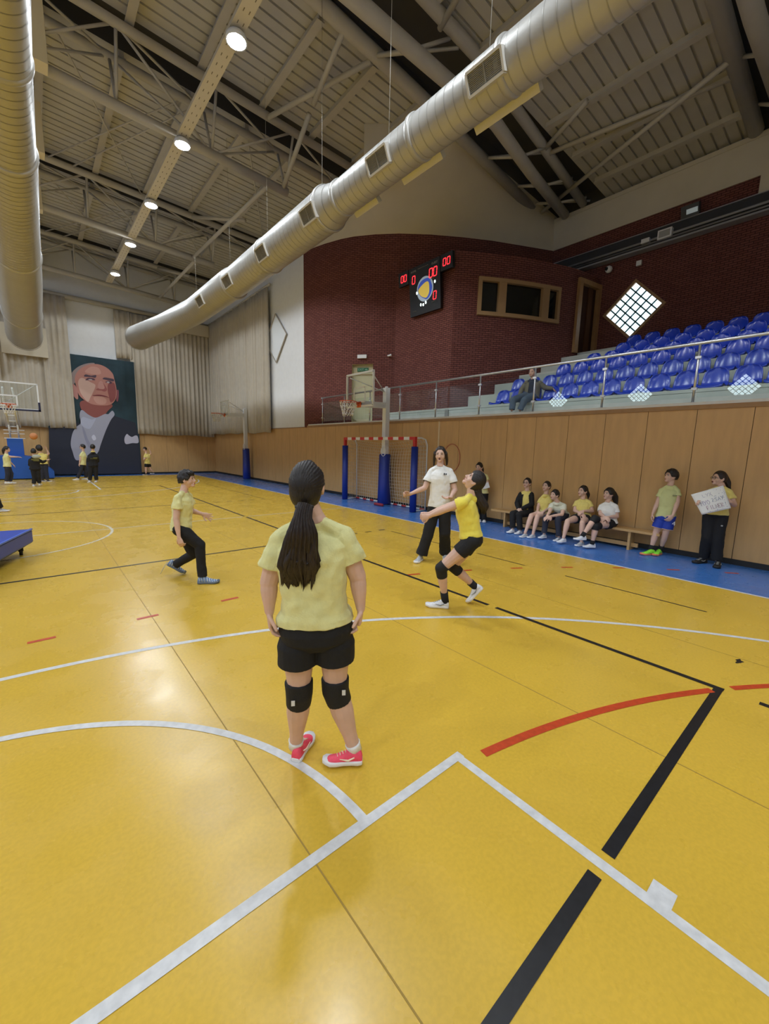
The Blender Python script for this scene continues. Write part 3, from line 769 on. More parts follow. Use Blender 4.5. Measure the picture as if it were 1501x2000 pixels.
def grille(y, x, rr, w, h, ang):
    """outlet on the duct side; ang from straight down toward -x"""
    n = Vector((-math.sin(ang), 0, -math.cos(ang))); up = Vector((-math.cos(ang), 0, math.sin(ang)))*-1
    c = Vector((x, y, DZ))+n*(rr+.02); Y = Vector((0,1,0))
    bm = NB()
    for s in (-1, 1):
        beam(bm, c+up*(s*h/2)-Y*w/2, c+up*(s*h/2)+Y*w/2, .03, .10, up=n)
        beam(bm, c+Y*(s*w/2)-up*h/2, c+Y*(s*w/2)+up*h/2, .03, .10, up=n)
    f = obj('grille_frame', bm, mat('grille_frame', (.62,.60,.55), .5), rd)
    bm = NB(); k = 14
    for i in range(k):
        q = c+up*(-h/2+h*(i+.5)/k)+n*.025; beam(bm, q-Y*w/2, q+Y*w/2, .012, .015, up=n, mi=1)
    A = c-n*.02; quad(bm, [A-Y*w/2-up*h/2, A+Y*w/2-up*h/2, A+Y*w/2+up*h/2, A-Y*w/2+up*h/2])
    beam(bm, c+up*(-h/2)+n*.03, c+up*(h/2)+n*.03, .02, .02, up=n, mi=1)
    obj('grille_slats', bm, [M_grille, mat('slat_paint', (.24,.23,.20), .5)], f, world=True)
for (px, py), (w, h) in {(970,165):(.52,.24), (757,325):(.50,.25), (623,424):(.50,.27), (529,497):(.50,.28), (460,551):(.55,.28), (408,589):(.55,.28)}.items():
    p = on_z(px, py, DZ-.05); 
    rr = .30 if p.y < 7.4 else (.40 if p.y < 13 else .43)
    grille(p.y*.985, 4.96 if p.y < 13 else 4.90, rr-.03, w, h, math.radians(66))
for y0, y1 in ((3.35, 4.35), (5.0, 5.9), (6.6, 7.3)):   # outlet boxes on the far side
    bm = NB(); beam(bm, (5.26,y0,6.36), (5.26,y1,6.36), .10, .20, up=(.6,0,-.6)); obj('side_outlet', bm, mat('grille_frame', (0,0,0)), rd)
for y in (3.9, 5.9, 8.0, 10.6, 13.2, 16.2):
    bm = NB(); x = 4.92 if y < 14 else 4.8; rr = .30 if y < 7.4 else .41; bar(bm, (x,y,DZ+rr-.02), (x,y,deckz(x)-.1), .004, 5); ball(bm, (x,y,DZ+rr+.01), .035, n=8, m=6); obj('hanger_rod', bm, M_truss, rd)
LA = [(.03,3.0,6.2,.26),(.03,6.0,6.2,.31),(.03,7.2,6.2,.32),(.03,9.2,6.2,.36),(.03,9.4,6.2,.38),(.03,12.4,6.2,.43),(.03,16.5,6.2,.52),(.03,22.4,6.2,.57),(.03,24.3,6.2,.61)]
ld = duct('long left spiral duct running overhead down the court to the far wall', LA)
for y, rr in ((7.2,.32),(9.3,.375),(14,.47),(20.2,.555)): seam(ld, (.03,y,6.2), rr)
bm = NB(); tube(bm, [(.03,24.3,6.2),(.03,24.45,6.2)], [.63,.63], 40, ref=(0,0,1), cap=False); tube(bm, [(.03,24.40,6.2),(.03,24.41,6.2)], [.6,.1], 40, ref=(0,0,1)); obj('end_cap', bm, M_duct, ld, True)
for y in (9.4, 13.4, 17.5):
    bm = NB(); bar(bm, (.03,y,6.2), (.03,y,10.6), .004, 5); obj('hanger_rod', bm, M_truss, ld)
bm = NB(); box(bm, (-.80,25.35,5.5), (.80,25.5,6.8)); tag(obj('wall_plate', bm, M_plaster), 'cream wall plate behind the end of the left duct', 'plate')
bm = NB(); box(bm, (6.6,25.40,7.75), (8.1,25.5,8.35)); tag(obj('wall_plate', bm, M_plaster), 'cream wall plate above the curtain behind the right duct', 'plate')

# ================================================================ curtains
def curtain(name, a, b, z0, z1, amp, lab, folds=2.2, gather=0.0, n=None, inward=(0,-1,0)):
    a, b = Vector(a), Vector(b); L = (b-a).length; d = (b-a)/L; inn = Vector(inward); n = n or int(L*26); rnd = random.Random(int(L*100))
    ph = 0; phs = []; off = []
    for i in range(n+1):
        ph += 2*math.pi*folds*L/n*(.6+.8*rnd.random()); phs.append(ph)
    rows = []; zs = [z0, z0+.4, (z0+z1)/2, z1-.5, z1]
    bm = NB()
    for zi, z in enumerate(zs):
        t = (z-z0)/(z1-z0); row = []
        for i in range(n+1):
            sw = math.sin(phs[i]); q = amp*(1-.3*t)*((1-2*abs(sw)**.6)*.9+.35*math.sin(phs[i]*.43+1+t))
            dz = .03*math.sin(i*.11) if zi == 0 else 0
            row.append(bm.verts.new(a+d*(L*i/n)+inn*(q+amp)+Vector((0,0,z+dz))))
        rows.append(row)
    for A, B in zip(rows, rows[1:]):
        for i in range(n):
            f = bm.faces.new((A[i], A[i+1], B[i+1], B[i])); f.smooth = True
    o = obj(name, bm, M_curtain); md = o.modifiers.new('thick', 'SOLIDIFY'); md.thickness = .012
    return tag(o, lab, 'curtain')
curtain('curtain', (4.15,25.72,0), (8.25,25.72,0), 2.16, 8.30, .075, 'pleated cream curtain on the far wall right of the portrait banner')
curtain('curtain', (3.55,25.70,0), (4.25,25.70,0), 5.98, 8.33, .08, 'short bunched cream curtain hanging just above the banner corner')
curtain('curtain', (8.26,25.6,0), (8.26,17.75,0), 2.30, 8.44, .12, 'pleated cream curtain on the right wall beside the diamond board', inward=(-1,0,0))
curtain('curtain', (.62,25.60,0), (1.62,25.60,0), 2.3, 8.42, .08, 'narrow cream curtain strip left of the portrait banner')
curtain('curtain', (-9.5,25.66,0), (.66,25.66,0), 2.32, 8.42, .08, 'wide cream curtain on the far wall behind the left hoop')

# ================================================================ portrait banner (flat printed cloth)
rb = root('portrait_banner', (2.4, 25.7, 0.02), 'tall cloth banner printed with a portrait of a man in a dark suit', 'banner')
BY = 25.62
def bpt(px, py, off=0.0): p = on_y(px, py, BY); return Vector((p.x, BY-off, p.z))
bm = NB(); nx, nz = 40, 10
TLc, TRc, BLc, BRc = Vector((1.45,BY,5.9)), bpt(262,706), Vector((.55,BY,.05)), Vector((4.32,BY,.05))
LM = Vector((.55,BY,2.4))
rows = []
for j in range(nz+1):
    t = j/nz; z = .05+(5.87-.05)*t
    xl = .55 if z < 2.4 else 1.35
    row = []
    for i in range(nx+1):
        s = i/nx; x = xl+(4.33-xl)*s
        w = .012*math.sin(x*9+z*.6)+.008*math.sin(x*21)
        row.append(bm.verts.new((x, BY+w+.02, z)))
    rows.append(row)
for A, B in zip(rows, rows[1:]):
    for i in range(nx): bm.faces.new((A[i], A[i+1], B[i+1], B[i])).smooth = True
M_print = lambda n, c: mat('print_'+n, c, .8)
o = obj('cloth', bm, mat('print_backdrop', (.018,.045,.062), .8, var=.3, vscale=1.2), rb)
def patch(name, pts, m, off, sub=5):
    """printed region, pts in the banner zoom frame (1333x2000 over 160x240)"""
    P = [bpt(120+x/8.333, 690+y/8.333, off) for x, y in pts]
    P = [Vector((q.x, BY-off, q.z)) for q in P]
    # closed smooth outline
    out = []; n = len(P)
    for i in range(n):
        p0, p1, p2, p3 = P[i-1], P[i], P[(i+1) % n], P[(i+2) % n]
        for k in range(sub):
            t = k/sub; out.append(.5*((2*p1)+(p2-p0)*t+(2*p0-5*p1+4*p2-p3)*t*t+(3*p1-p0-3*p2+p3)*t**3))
    bm = NB(); bm.faces.new([bm.verts.new(q) for q in out]); bmesh.ops.triangulate(bm, faces=bm.faces)
    return obj(name, bm, m, rb)
patch('printed_jacket', [(-206,1215),(-60,1200),(190,1190),(200,1120),(300,1130),(560,1000),(830,1010),(1200,1130),(1230,1260),(1265,1560),(1300,1960),(160,1965),(-150,1965),(-195,1900)], M_print('jacket', (.022,.026,.045)), .012, 1)
patch('printed_neck', [(300,800),(350,960),(480,1030),(580,1052),(700,1000),(760,930),(830,850),(700,780),(450,760)], M_print('neck', (.27,.085,.075)), .016)
patch('printed_shirt', [(300,960),(340,925),(440,1000),(560,1048),(700,990),(760,990),(825,935),(862,1000),(800,1090),(720,1260),(640,1480),(600,1600),(520,1680),(380,1700),(240,1740),(180,1600),(150,1470),(180,1300),(240,1200),(310,1140),(295,1050)], M_print('shirt', (.36,.37,.47)), .020)
patch('printed_bow_tie', [(310,1130),(340,1040),(430,1060),(500,1080),(560,1060),(480,1210),(430,1230),(360,1200)], M_print('tie', (.43,.46,.60)), .024)
patch('printed_stud', [(490,1360),(525,1325),(555,1360),(560,1400),(520,1418)], M_print('stud', (.60,.62,.75)), .026)
patch('printed_pocket_square', [(1022,1390),(1060,1315),(1100,1340),(1145,1362),(1200,1338),(1238,1355),(1250,1455),(1150,1462),(1045,1475)], M_print('square', (.48,.48,.60)), .024)
patch('printed_ear', [(150,520),(190,500),(235,540),(265,640),(270,740),(235,740),(180,670),(150,600)], M_print('ear', (.46,.22,.20)), .016)
patch('printed_ear', [(885,620),(925,600),(930,700),(915,785),(890,760)], M_print('ear2', (.24,.08,.10)), .016)
patch('printed_hair', [(150,380),(180,300),(280,215),(420,165),(540,165),(430,260),(300,330),(250,430),(200,500),(165,470)], M_print('hair', (.30,.24,.24)), .018)
patch('printed_face', [(240,540),(215,420),(250,310),(350,220),(480,178),(620,185),(740,240),(830,330),(860,430),(890,560),(895,680),(860,780),(780,840),(640,850),(500,830),(400,780),(320,720),(270,650)], M_print('face', (.47,.22,.185)), .022)
patch('printed_cheek_light', [(270,470),(330,400),(470,470),(550,520),(520,620),(470,720),(430,790),(360,720),(300,620)], M_print('light', (.60,.40,.34)), .026)
patch('printed_forehead_light', [(380,300),(480,220),(600,240),(640,330),(560,350),(470,335)], M_print('light2', (.55,.30,.25)), .026)
patch('printed_chin_light', [(520,720),(640,700),(730,760),(700,830),(580,820)], M_print('light3', (.55,.30,.25)), .026)
patch('printed_cheek_shadow', [(760,500),(850,480),(885,600),(870,740),(800,800),(770,700),(750,600)], M_print('shade', (.28,.085,.085)), .026)
for P in ([(370,380),(390,345),(480,365),(560,355),(550,400),(470,385)], [(670,420),(700,395),(800,410),(850,425),(840,460),(740,435)]): patch('printed_eyebrow', P, M_print('brow', (.085,.055,.085)), .030)
for P in ([(390,440),(430,400),(520,410),(545,440),(480,435)], [(710,470),(760,450),(820,470),(800,500),(750,480)]): patch('printed_eye', P, M_print('eye', (.10,.05,.08)), .030)
for P in ([(435,425),(480,420),(500,437),(450,438)], [(735,465),(770,462),(780,482),(750,484)]): patch('printed_eye_light', P, M_print('eyel', (.45,.40,.42)), .033)
patch('printed_nose', [(560,590),(600,560),(640,480),(690,500),(740,590),(700,625),(640,605),(590,605)], M_print('nose', (.34,.11,.11)), .030)
patch('printed_nose_light', [(590,560),(610,470),(650,450),(680,500),(700,570),(650,585)], M_print('nosel', (.52,.27,.24)), .033)
patch('printed_mouth', [(500,690),(600,675),(700,690),(780,725),(690,705),(600,692)], M_print('mouth', (.20,.035,.05)), .032)
patch('printed_shirt_fold', [(335,1180),(380,1260),(430,1400),(520,1560),(505,1600),(420,1490),(360,1330)], M_print('fold', (.28,.29,.40)), .026)

# ================================================================ railing with glass
rr_ = root('glass_railing', (XR+.08, 6.5, 2.575), 'steel handrail on posts with clear glass panels along the gallery edge', 'railing')
RX = XR+.06; PY = [-1.0, .58] + [2.05+1.453*k for k in range(9)]
bm = NB(); tube(bm, [(RX, -6.5, 3.52), (RX, 13.72, 3.53)], .027, 12); tube(bm, [(RX,13.70,3.53),(RX,13.74,3.53)], .035, 12); obj('handrail', bm, M_steel, rr_, True)
for y in PY:
    bm = NB(); bar(bm, (RX,y,2.57), (RX,y,3.51), .019, 10); tube(bm, [(RX,y,2.57),(RX,y,2.585)], .045, 12)
    p = obj('post', bm, M_steel, rr_, True)
    for z in (2.80, 3.30):
        bm = NB(); box(bm, (RX-.03,y-.04,z-.02), (RX+.01,y+.04,z+.02)); obj('glass_clamp', bm, mat('clamp_steel', (.7,.7,.72), .35, metal=.6), p)
for a, b in zip(PY, PY[1:]):
    bm = NB(); box(bm, (RX+.015,a+.04,2.66), (RX+.023,b-.04,3.36)); obj('glass_panel', bm, M_glass, rr_)

# ================================================================ stadium seats
def seat_proto():
    prof = [(.0,-.035),(.01,.005),(.05,.02),(.14,.0),(.24,-.005),(.33,.01),(.385,.06),(.41,.14),(.435,.245),(.45,.33),(.458,.385),(.462,.41)]
    wid = [.19,.20,.205,.208,.21,.215,.215,.212,.205,.185,.135,.05]
    bm = NB(); n = 14; rows = []
    for (x, z), w in zip(prof, wid):
        row = []
        for i in range(n+1):
            u = -1+2*i/n; lift = .035*abs(u)**2.5
            xx, zz = (x, z+lift) if z < .1 and x < .36 else (x-lift*1.2, z)
            row.append(bm.verts.new((xx, w*u, zz+.03)))
        rows.append(row)
    for A, B in zip(rows, rows[1:]):
        for i in range(n): bm.faces.new((A[i], B[i], B[i+1], A[i+1])).smooth = True
    bmesh.ops.recalc_face_normals(bm, faces=bm.faces)
    r = bpy.data.objects.new('stadium_seat', None); COL.objects.link(r)
    o = obj('seat_shell', bm, M_seat, r); md = o.modifiers.new('s', 'SOLIDIFY'); md.thickness = .012
    bm = NB(); box(bm, (.03,-.05,0), (.30,.05,.03)); box(bm, (.005,.215,-.002), (.05,.27,.022)); obj('bracket', bm, mat('seat_bracket', (.55,.56,.55), .5), r)
    return r
proto = seat_proto()
rown = ['front', 'second', 'third', 'fourth', 'fifth', 'back']
ordn = ['first','second','third','fourth','fifth','sixth','seventh','eighth','ninth','tenth','eleventh','twelfth','thirteenth','fourteenth','fifteenth','sixteenth']
YM = [7.2, 7.1, 6.1, 5.85, 5.5, 5.2]
first = True
SP = .478
for ri in range(6):
    ymax = YM[ri]; k = 0
    ys = [1.68-.478*2+SP*q for q in range(16)]
    if ri % 2: ys = [y+.0 for y in ys]
    ys = [y for y in ys if y < ymax]; ys.sort(reverse=True)
    for y in ys:
        if first: s = proto; first = False
        else:
            s = proto.copy(); COL.objects.link(s)
            for ch in list(proto.children):
                c = ch.copy(); COL.objects.link(c); c.parent = s
        s.location = (TX[ri]+.06, y, TZ[ri])
        tag(s, 'blue plastic stadium seat in the %s row, %s from the booth end' % (rown[ri], ordn[k]), 'seat', 'blue seats in the gallery'); k += 1

# ================================================================ basketball hoops
def hoop_board(r, X, yc, z0, w, h, axis='x', face=-1):
    """framed transparent board facing -x (axis x) or -y (axis y)"""
    def Pt(u, z, d=0.0): return Vector((X+d, yc+u, z)) if axis == 'x' else Vector((yc+u, X+d, z))
    up = (1,0,0) if axis == 'x' else (0,1,0)
    bm = NB()
    for z in (z0, z0+h): beam(bm, Pt(-w/2-.02,z), Pt(w/2+.02,z), .05, .04, up=up)
    for u in (-w/2, w/2): beam(bm, Pt(u,z0), Pt(u,z0+h), .05, .04, up=up)
    f = obj('board_frame', bm, M_whitep, r)
    bm = NB(); a, b = .25, .38
    for z in (z0+.12, z0+.12+b): beam(bm, Pt(-a,z,-.012), Pt(a,z,-.012), .045, .006, up=up)
    for u in (-a, a): beam(bm, Pt(u,z0+.12,-.012), Pt(u,z0+.12+b,-.012), .045, .006, up=up)
    obj('target_square', bm, M_whitep, r)
    bm = NB(); quad(bm, [Pt(-w/2,z0), Pt(w/2,z0), Pt(w/2,z0+h), Pt(-w/2,z0+h)]); obj('clear_board', bm, M_glass, r)
def rim(r, c, out, rad=.225, net=True):
    """c = board attachment point, out = unit vector away from the board"""
    c = Vector(c); out = Vector(out); s = Vector((0,0,1)).cross(out); cc = c+out*(rad+.15)
    bm = NB(); tube(bm, [cc+out*(rad*math.cos(t))+s*(rad*math.sin(t)) for t in [2*math.pi*k/28 for k in range(28)]], .011, 8, closed=True)
    beam(bm, c, c+out*.16, .16, .012); beam(bm, c+Vector((0,0,.02)), c-Vector((0,0,.13)), .18, .02, up=out)
    bar(bm, c-Vector((0,0,.1)), c+out*.16, .012); obj('rim', bm, M_orange, r, True)
    bm = NB(); n = 12; lev = [(0,1.0),(.10,.93),(.20,.80),(.29,.68),(.38,.62)]
    for i in range(n):
        for j in range(len(lev)-1):
            for sg in (-1, 1):
                t0 = 2*math.pi*(i+(j % 2)*.5)/n; t1 = t0+sg*math.pi/n
                (d0, r0), (d1, r1) = lev[j], lev[j+1]
                A = cc+out*(rad*r0*math.cos(t0))+s*(rad*r0*math.sin(t0))-Vector((0,0,d0)); B = cc+out*(rad*r1*math.cos(t1))+s*(rad*r1*math.sin(t1))-Vector((0,0,d1))
                bar(bm, A, B, .0055, 4)
    obj('net', bm, M_net, r)
# near hoop behind the goal
def wall_hoop(x, y, bx, yb, z0, w, h, label, top):
    r = root('basketball_hoop', (x, y, 0), label, 'hoop')
    bm = NB(); box(bm, (x-.075,y-.075,1.45), (x+.075,y+.075,top)); box(bm, (x-.03,y-.03,top), (x+.03,y+.03,top+.04)); box(bm, (x-.075,y-.075,0), (x+.075,y+.075,1.45)); obj('post', bm, M_whitep, r)
    bm = NB()
    rings = [[Vector((x+a*q, y+b*q, z)) for a, b in ((-1,-1),(0,-1.06),(1,-1),(1.06,0),(1,1),(0,1.06),(-1,1),(-1.06,0))] for z, q in ((.02,.13),(.03,.145),(.7,.135),(1.50,.125),(1.54,.11))]
    rings_loft(bm, rings); obj('post_pad', bm, M_bluepad, r)
    bm = NB(); beam(bm, (x-.06,y,z0+.12), (bx+.03,yb,z0+.07), .14, .16); obj('arm', bm, M_whitep, r)
    for s in (-1, 1):
        bm = NB(); bar(bm, (x-.08,y,top-.12), (bx+.03,yb+s*(w/2-.08),z0+h-.06), .014, 8); obj('brace', bm, M_whitep, r)
    hoop_board(r, bx, yb, z0, w, h)
    rim(r, (bx-.02, yb, z0+.10), (-1,0,0))
    bm = NB(); c = Vector((x-.12, y-.06, 1.62)); tube(bm, [c+Vector((0,.10*math.cos(t),.14*math.sin(t))) for t in [2*math.pi*k/20 for k in range(20)]], .014, 6, closed=True); obj('crank_ring', bm, M_whitep, r, True)
wall_hoop(8.05, 9.5, 6.95, 9.34, 2.84, 1.2, .88, 'white post basketball hoop with blue pad standing behind the goal', 3.47)
wall_hoop(8.05, 20.3, 7.0, 20.1, 3.05, 1.05, .70, 'white post basketball hoop with blue pad by the far corner curtain', 3.47)
# left portable hoop
r = root('portable_hoop', (-.7, 24.2, 0), 'large portable basketball hoop with blue padded base at the left edge', 'hoop')
hoop_board(r, 21.9, -.66, 2.90, 1.8, 1.0, axis='y')
rim(r, (-.66, 21.88, 3.05), (0,-1,0))
bm = NB(); box(bm, (-1.6,21.86,2.84), (.28,21.95,2.90)); box(bm, (.22,21.86,2.84), (.29,21.95,3.2)); obj('edge_pad', bm, mat('navy_pad', (.01,.012,.05), .5), r)
bm = NB()
for s in (-.14, .14):
    bar(bm, (-.66+s,21.98,3.1), (-.66+s,24.6,2.05), .035, 8); bar(bm, (-.66+s,21.98,3.7), (-.66+s*1.6,24.4,2.25), .03, 8); bar(bm, (-.66+s,23.8,2.4), (-.66+s,24.4,1.7), .03, 8)
for k in range(6): t = k/5; bar(bm, (-.80, 21.98+2.6*t, 3.1-1.05*t), (-.52, 21.98+2.6*t, 3.1-1.05*t), .022, 6)
for z in (1.75, 1.95, 2.1): box(bm, (-1.0,24.25,z), (-.32,24.35,z+.03))
bar(bm, (-.66,21.98,3.2), (.15,21.95,3.85), .012, 6); bar(bm, (-.66,21.98,3.2), (-1.5,21.95,3.85), .012, 6)
obj('lattice_arm', bm, M_whitep, r)
bm = NB(); box(bm, (-.92,24.0,.9), (-.40,24.5,1.75)); obj('column_pad', bm, mat('royal_pad', (.01,.09,.42), .5), r)
bm = NB()
prof = [(-1.7,.05),(.55,.05),(.55,.35),(-.05,.95),(-.40,1.02),(-1.7,1.02)]
A = [bm.verts.new((x,23.6,z)) for x, z in prof]; B = [bm.verts.new((x,25.2,z)) for x, z in prof]
bm.faces.new(A); bm.faces.new(list(reversed(B)))
for k in range(len(prof)): j = (k+1) % len(prof); bm.faces.new((A[k],B[k],B[j],A[j]))
bmesh.ops.recalc_face_normals(bm, faces=bm.faces); obj('base_pad', bm, mat('royal_pad', (0,0,0)), r)
bm = NB(); box(bm, (-1.65,23.65,0), (.5,25.15,.05)); obj('base_frame', bm, M_blk, r)
p = on_y(65.5, 852, 20.0)
tag(obj('basketball', ball(NB(), p, .12, n=20, m=14), mat('ball_orange', (.55,.22,.08), .6), smooth=True), 'orange basketball in mid-air above the children by the left hoop', 'ball')

# ================================================================ handball goal
GX, G0, G1, GH = 7.75, 7.92, 11.17, 2.03
r = root('handball_goal', (GX, 9.55, 0), 'handball goal with red and white crossbar, blue padded posts and net', 'goal')
for y in (G0, G1):
    bm = NB(); box(bm, (GX-.04,y-.04,0), (GX+.04,y+.04,GH-.081)); o = obj('goal_post', bm, M_red, r)
    bm = NB(); tube(bm, [(GX,y,.01),(GX,y,1.77)], .095, 18); obj('post_pad', bm, M_bluepad, r, True)
bm = NB(); n = 15
for k in range(n):
    a, b = G0-.04+(G1-G0+.08)*k/n, G0-.04+(G1-G0+.08)*(k+1)/n
    box(bm, (GX-.04,a,GH-.08), (GX+.04,b,GH), k % 2)
obj('crossbar', bm, [M_red, M_whitep], r)
for y in (G0, G1):
    bm = NB(); tube(bm, [(GX,y,GH-.03),(GX+.25,y,GH-.02),(GX+.40,y,GH-.06),(GX+.47,y,GH-.2),(GX+.48,y,.02)], .02, 8); bar(bm, (GX,y,.02), (GX+.48,y,.02), .02); obj('rear_frame', bm, M_whitep, r, True)
bm = NB(); n = 17
for k in range(n):
    a, b = G0+(G1-G0)*k/n, G0+(G1-G0)*(k+1)/n
    tube(bm, [(GX+.48,a,.03),(GX+.48,b,.03)], .028, 8, mi=k % 2)
obj('ground_bar', bm, [M_red, M_whitep], r, True)
bm = NB(); ny, nz_ = 30, 19
def netp(i, j):
    u = i/ny; v = j/nz_; y = G0+(G1-G0)*u; z = (GH-.06)*v+.03
    sag = .14*math.sin(math.pi*u)*(v**3)
    x = GX+.46-.10*math.sin(math.pi*u)*math.sin(math.pi*v)-.40*max(0, v-.9)/.1*.5
    z -= sag
    y += .05*math.sin(math.pi*v)*math.sin(2*math.pi*u)
    return Vector((x, y, z))
for i in range(ny+1):
    for j in range(nz_):
        bar(bm, netp(i,j), netp(i,j+1), .0045, 3)
for j in range(nz_+1):
    for i in range(ny): bar(bm, netp(i,j), netp(i+1,j), .0045, 3)
for y in (G0, G1):
    for k in range(6):
        bar(bm, (GX+.04+.07*k,y,.05), (GX+.04+.07*k,y,GH-.05), .004, 3)
    for k in range(17): bar(bm, (GX,y,.1+.115*k), (GX+.47,y,.06+.115*k), .004, 3)
obj('goal_net', bm, M_net, r)
bm = NB(); P = Vector((7.72, 9.35, .04)); tube(bm, [P-Vector((0,.2,0)), P-Vector((0,.18,0)), P+Vector((0,.18,0)), P+Vector((0,.2,0))], [.02,.045,.045,.02], 10)
tag(obj('sandbag', bm, mat('dark_red_cloth', (.25,.02,.04), .8), smooth=True), 'small dark red bag lying on the floor inside the goal', 'bag')
bm = NB(); c = Vector((8.357, 7.15, 1.55))
tube(bm, [c+Vector((.0,.28*math.cos(t),.36*math.sin(t)-.05)) for t in [2*math.pi*k/36 for k in range(36)]], .012, 6, closed=True)
tag(obj('hula_hoop', bm, mat('pale_red_plastic', (.55,.20,.10), .5), smooth=True), 'thin reddish ring hanging on the wood wall right of the goal', 'ring')

# ================================================================ bench
r = root('bench', (8.12, 4.1, 0), 'long light wooden bench against the wall under five seated children', 'bench')
M_bench = mat('bench_wood', (.55,.34,.14), .45, var=.1, vscale=8, stretch=(3,.4,3))
b0, b1 = 2.15, 5.55
bm = NB(); box(bm, (7.97,b0,.335), (8.26,b1,.375)); obj('seat_board', bm, M_bench, r)
for y in (2.62, 3.95, 5.2):
    bm = NB(); box(bm, (8.0,y-.02,0), (8.23,y+.02,.335)); obj('leg', bm, M_bench, r)
bm = NB(); box(bm, (8.10,2.5,.05), (8.14,5.25,.12)); obj('stretcher', bm, M_bench, r)

# ================================================================ scoreboard
r = root('scoreboard', (9.8, 9.85, 6.75), 'black electronic scoreboard with red digits and a volleyball picture on brick', 'scoreboard')
M_sb = mat('scoreboard_black', (.006,.006,.008), .35); M_lab = mat('scoreboard_lettering', (.35,.33,.32), .6)
tilt = .12
SX = Vector((0, -1, 0)); SY = Vector((-.10, 0, 1)).normalized()
O = Vector((BX-.16, 9.83, 6.74)); SN = SX.cross(SY)  # facing the court
if SN.x > 0: SN = -SN
def sp(u, v, d=0.0): return O+SX*u+SY*v+SN*d
def panel(name, u0, u1, v0, v1, d0=-.05, d1=.05, m=M_sb, parent=r):
    bm = NB(); A = [sp(u,v,d0) for u, v in ((u0,v0),(u1,v0),(u1,v1),(u0,v1))]; B = [sp(u,v,d1) for u, v in ((u0,v0),(u1,v0),(u1,v1),(u0,v1))]
    a = [bm.verts.new(q) for q in A]; b = [bm.verts.new(q) for q in B]
    bm.faces.new(a); bm.faces.new(list(reversed(b)))
    for k in range(4): bm.faces.new((a[k],b[k],b[(k+1)%4],a[(k+1)%4]))
    bmesh.ops.recalc_face_normals(bm, faces=bm.faces)
    return obj(name, bm, m, parent)
panel('main_panel', -.67, .67, -.72, .72)
panel('side_panel', -1.17, -.70, .31, .73); panel('side_panel', .70, 1.17, .28, .72)
def digit(u, v, h):
    w = h*.55; t = h*.11; bm = NB()
    def seg(a, b):
        A, B = sp(*a, .056), sp(*b, .056); d = (B-A).normalized(); beam(bm, A+d*t*.3, B-d*t*.3, t, .006, up=SN)
    q = h*.06
    for a, b in (((u-w/2+q,v+h/2),(u+w/2+q,v+h/2)), ((u-w/2-q,v-h/2),(u+w/2-q,v-h/2)), ((u-w/2+q,v+h/2),(u-w/2,v)), ((u+w/2+q,v+h/2),(u+w/2,v)), ((u-w/2,v),(u-w/2-q,v-h/2)), ((u+w/2,v),(u+w/2-q,v-h/2))): seg(a, b)
    obj('led_digit', bm, M_led, r)
for u in (-.995, -.845): digit(u, .52, .19)
for u in (.86, 1.02): digit(u, .50, .19)
digit(-.46, .36, .22); digit(.30, .36, .24); digit(.48, .36, .24); digit(.44, -.30, .22)
def stext(s, u, v, size, m=M_lab): return put_text('lettering', s, size, sp(u,v,.052), SX*1, SY, m, r)
# lettering must read from the court: x axis runs toward -y
stext('HOME', -.46, .60, .085); stext('GUEST', .46, .60, .085); 
for u, v, w_, h_ in ((-.02,.62,.46,.035),(.34,.185,.22,.045),(.40,-.47,.18,.045),(-.44,-.58,.16,.05)):
    bm = NB(); n_ = max(3, int(w_/.05))
    for q in range(n_):
        a = u-w_/2+w_*q/n_; beam(bm, sp(a,v,.054), sp(a+w_/n_*.72,v,.054), h_, .004, up=SY)
    obj('label_strip', bm, M_lab, r)
def disc(u, v, rr, m, d, name, a0=0, a1=360, n=40, sq=1.0):
    bm = NB(); pts = [sp(u+rr*math.cos(math.radians(a0+(a1-a0)*k/n)), v+rr*sq*math.sin(math.radians(a0+(a1-a0)*k/n)), d) for k in range(n)]
    bm.faces.new([bm.verts.new(q) for q in pts]); return obj(name, bm, m, r)
disc(.03, -.02, .36, mat('vb_white', (.35,.42,.5), .4, emit=(.4,.5,.6), estr=.35), .054, 'ball_picture')
def blob(pts, m, d, name):
    bm = NB(); P = [Vector(p) for p in pts]; out = []; n = len(P)
    for i in range(n):
        p0, p1, p2, p3 = P[i-1], P[i], P[(i+1) % n], P[(i+2) % n]
        for k in range(5):
            t = k/5; q = .5*((2*p1)+(p2-p0)*t+(2*p0-5*p1+4*p2-p3)*t*t+(3*p1-p0-3*p2+p3)*t**3); out.append(sp(q.x, q.y, d))
    bm.faces.new([bm.verts.new(q) for q in out]); bmesh.ops.triangulate(bm, faces=bm.faces); return obj(name, bm, m, r)
M_vbb = mat('vb_blue', (.02,.05,.30), .4, emit=(.05,.10,.5), estr=.5); M_vby = mat('vb_yellow', (.6,.45,.08), .5, emit=(.75,.55,.10), estr=.45)
blob([(-.28,.06),(-.15,.22),(.05,.27),(.22,.24),(.30,.10),(.34,-.05),(.26,-.24),(.12,-.33),(.0,-.30),(-.2,-.16)], M_vbb, .056, 'ball_band')
blob([(-.26,.0),(-.12,.10),(.10,.17),(.20,.12),(.22,-.05),(.20,-.18),(.10,-.28),(-.02,-.26),(-.18,-.16)], M_vby, .058, 'ball_panel')
M_ind = mat('indicator_white', (.8,.9,.9), .5, emit=(.8,1,.95), estr=3)
for u, v in ((.46,.08),(-.33,-.06),(-.17,-.44),(-.06,-.46),(.05,-.42)): disc(u, v, .032, M_ind, .058, 'indicator_light', n=10, sq=1.4)

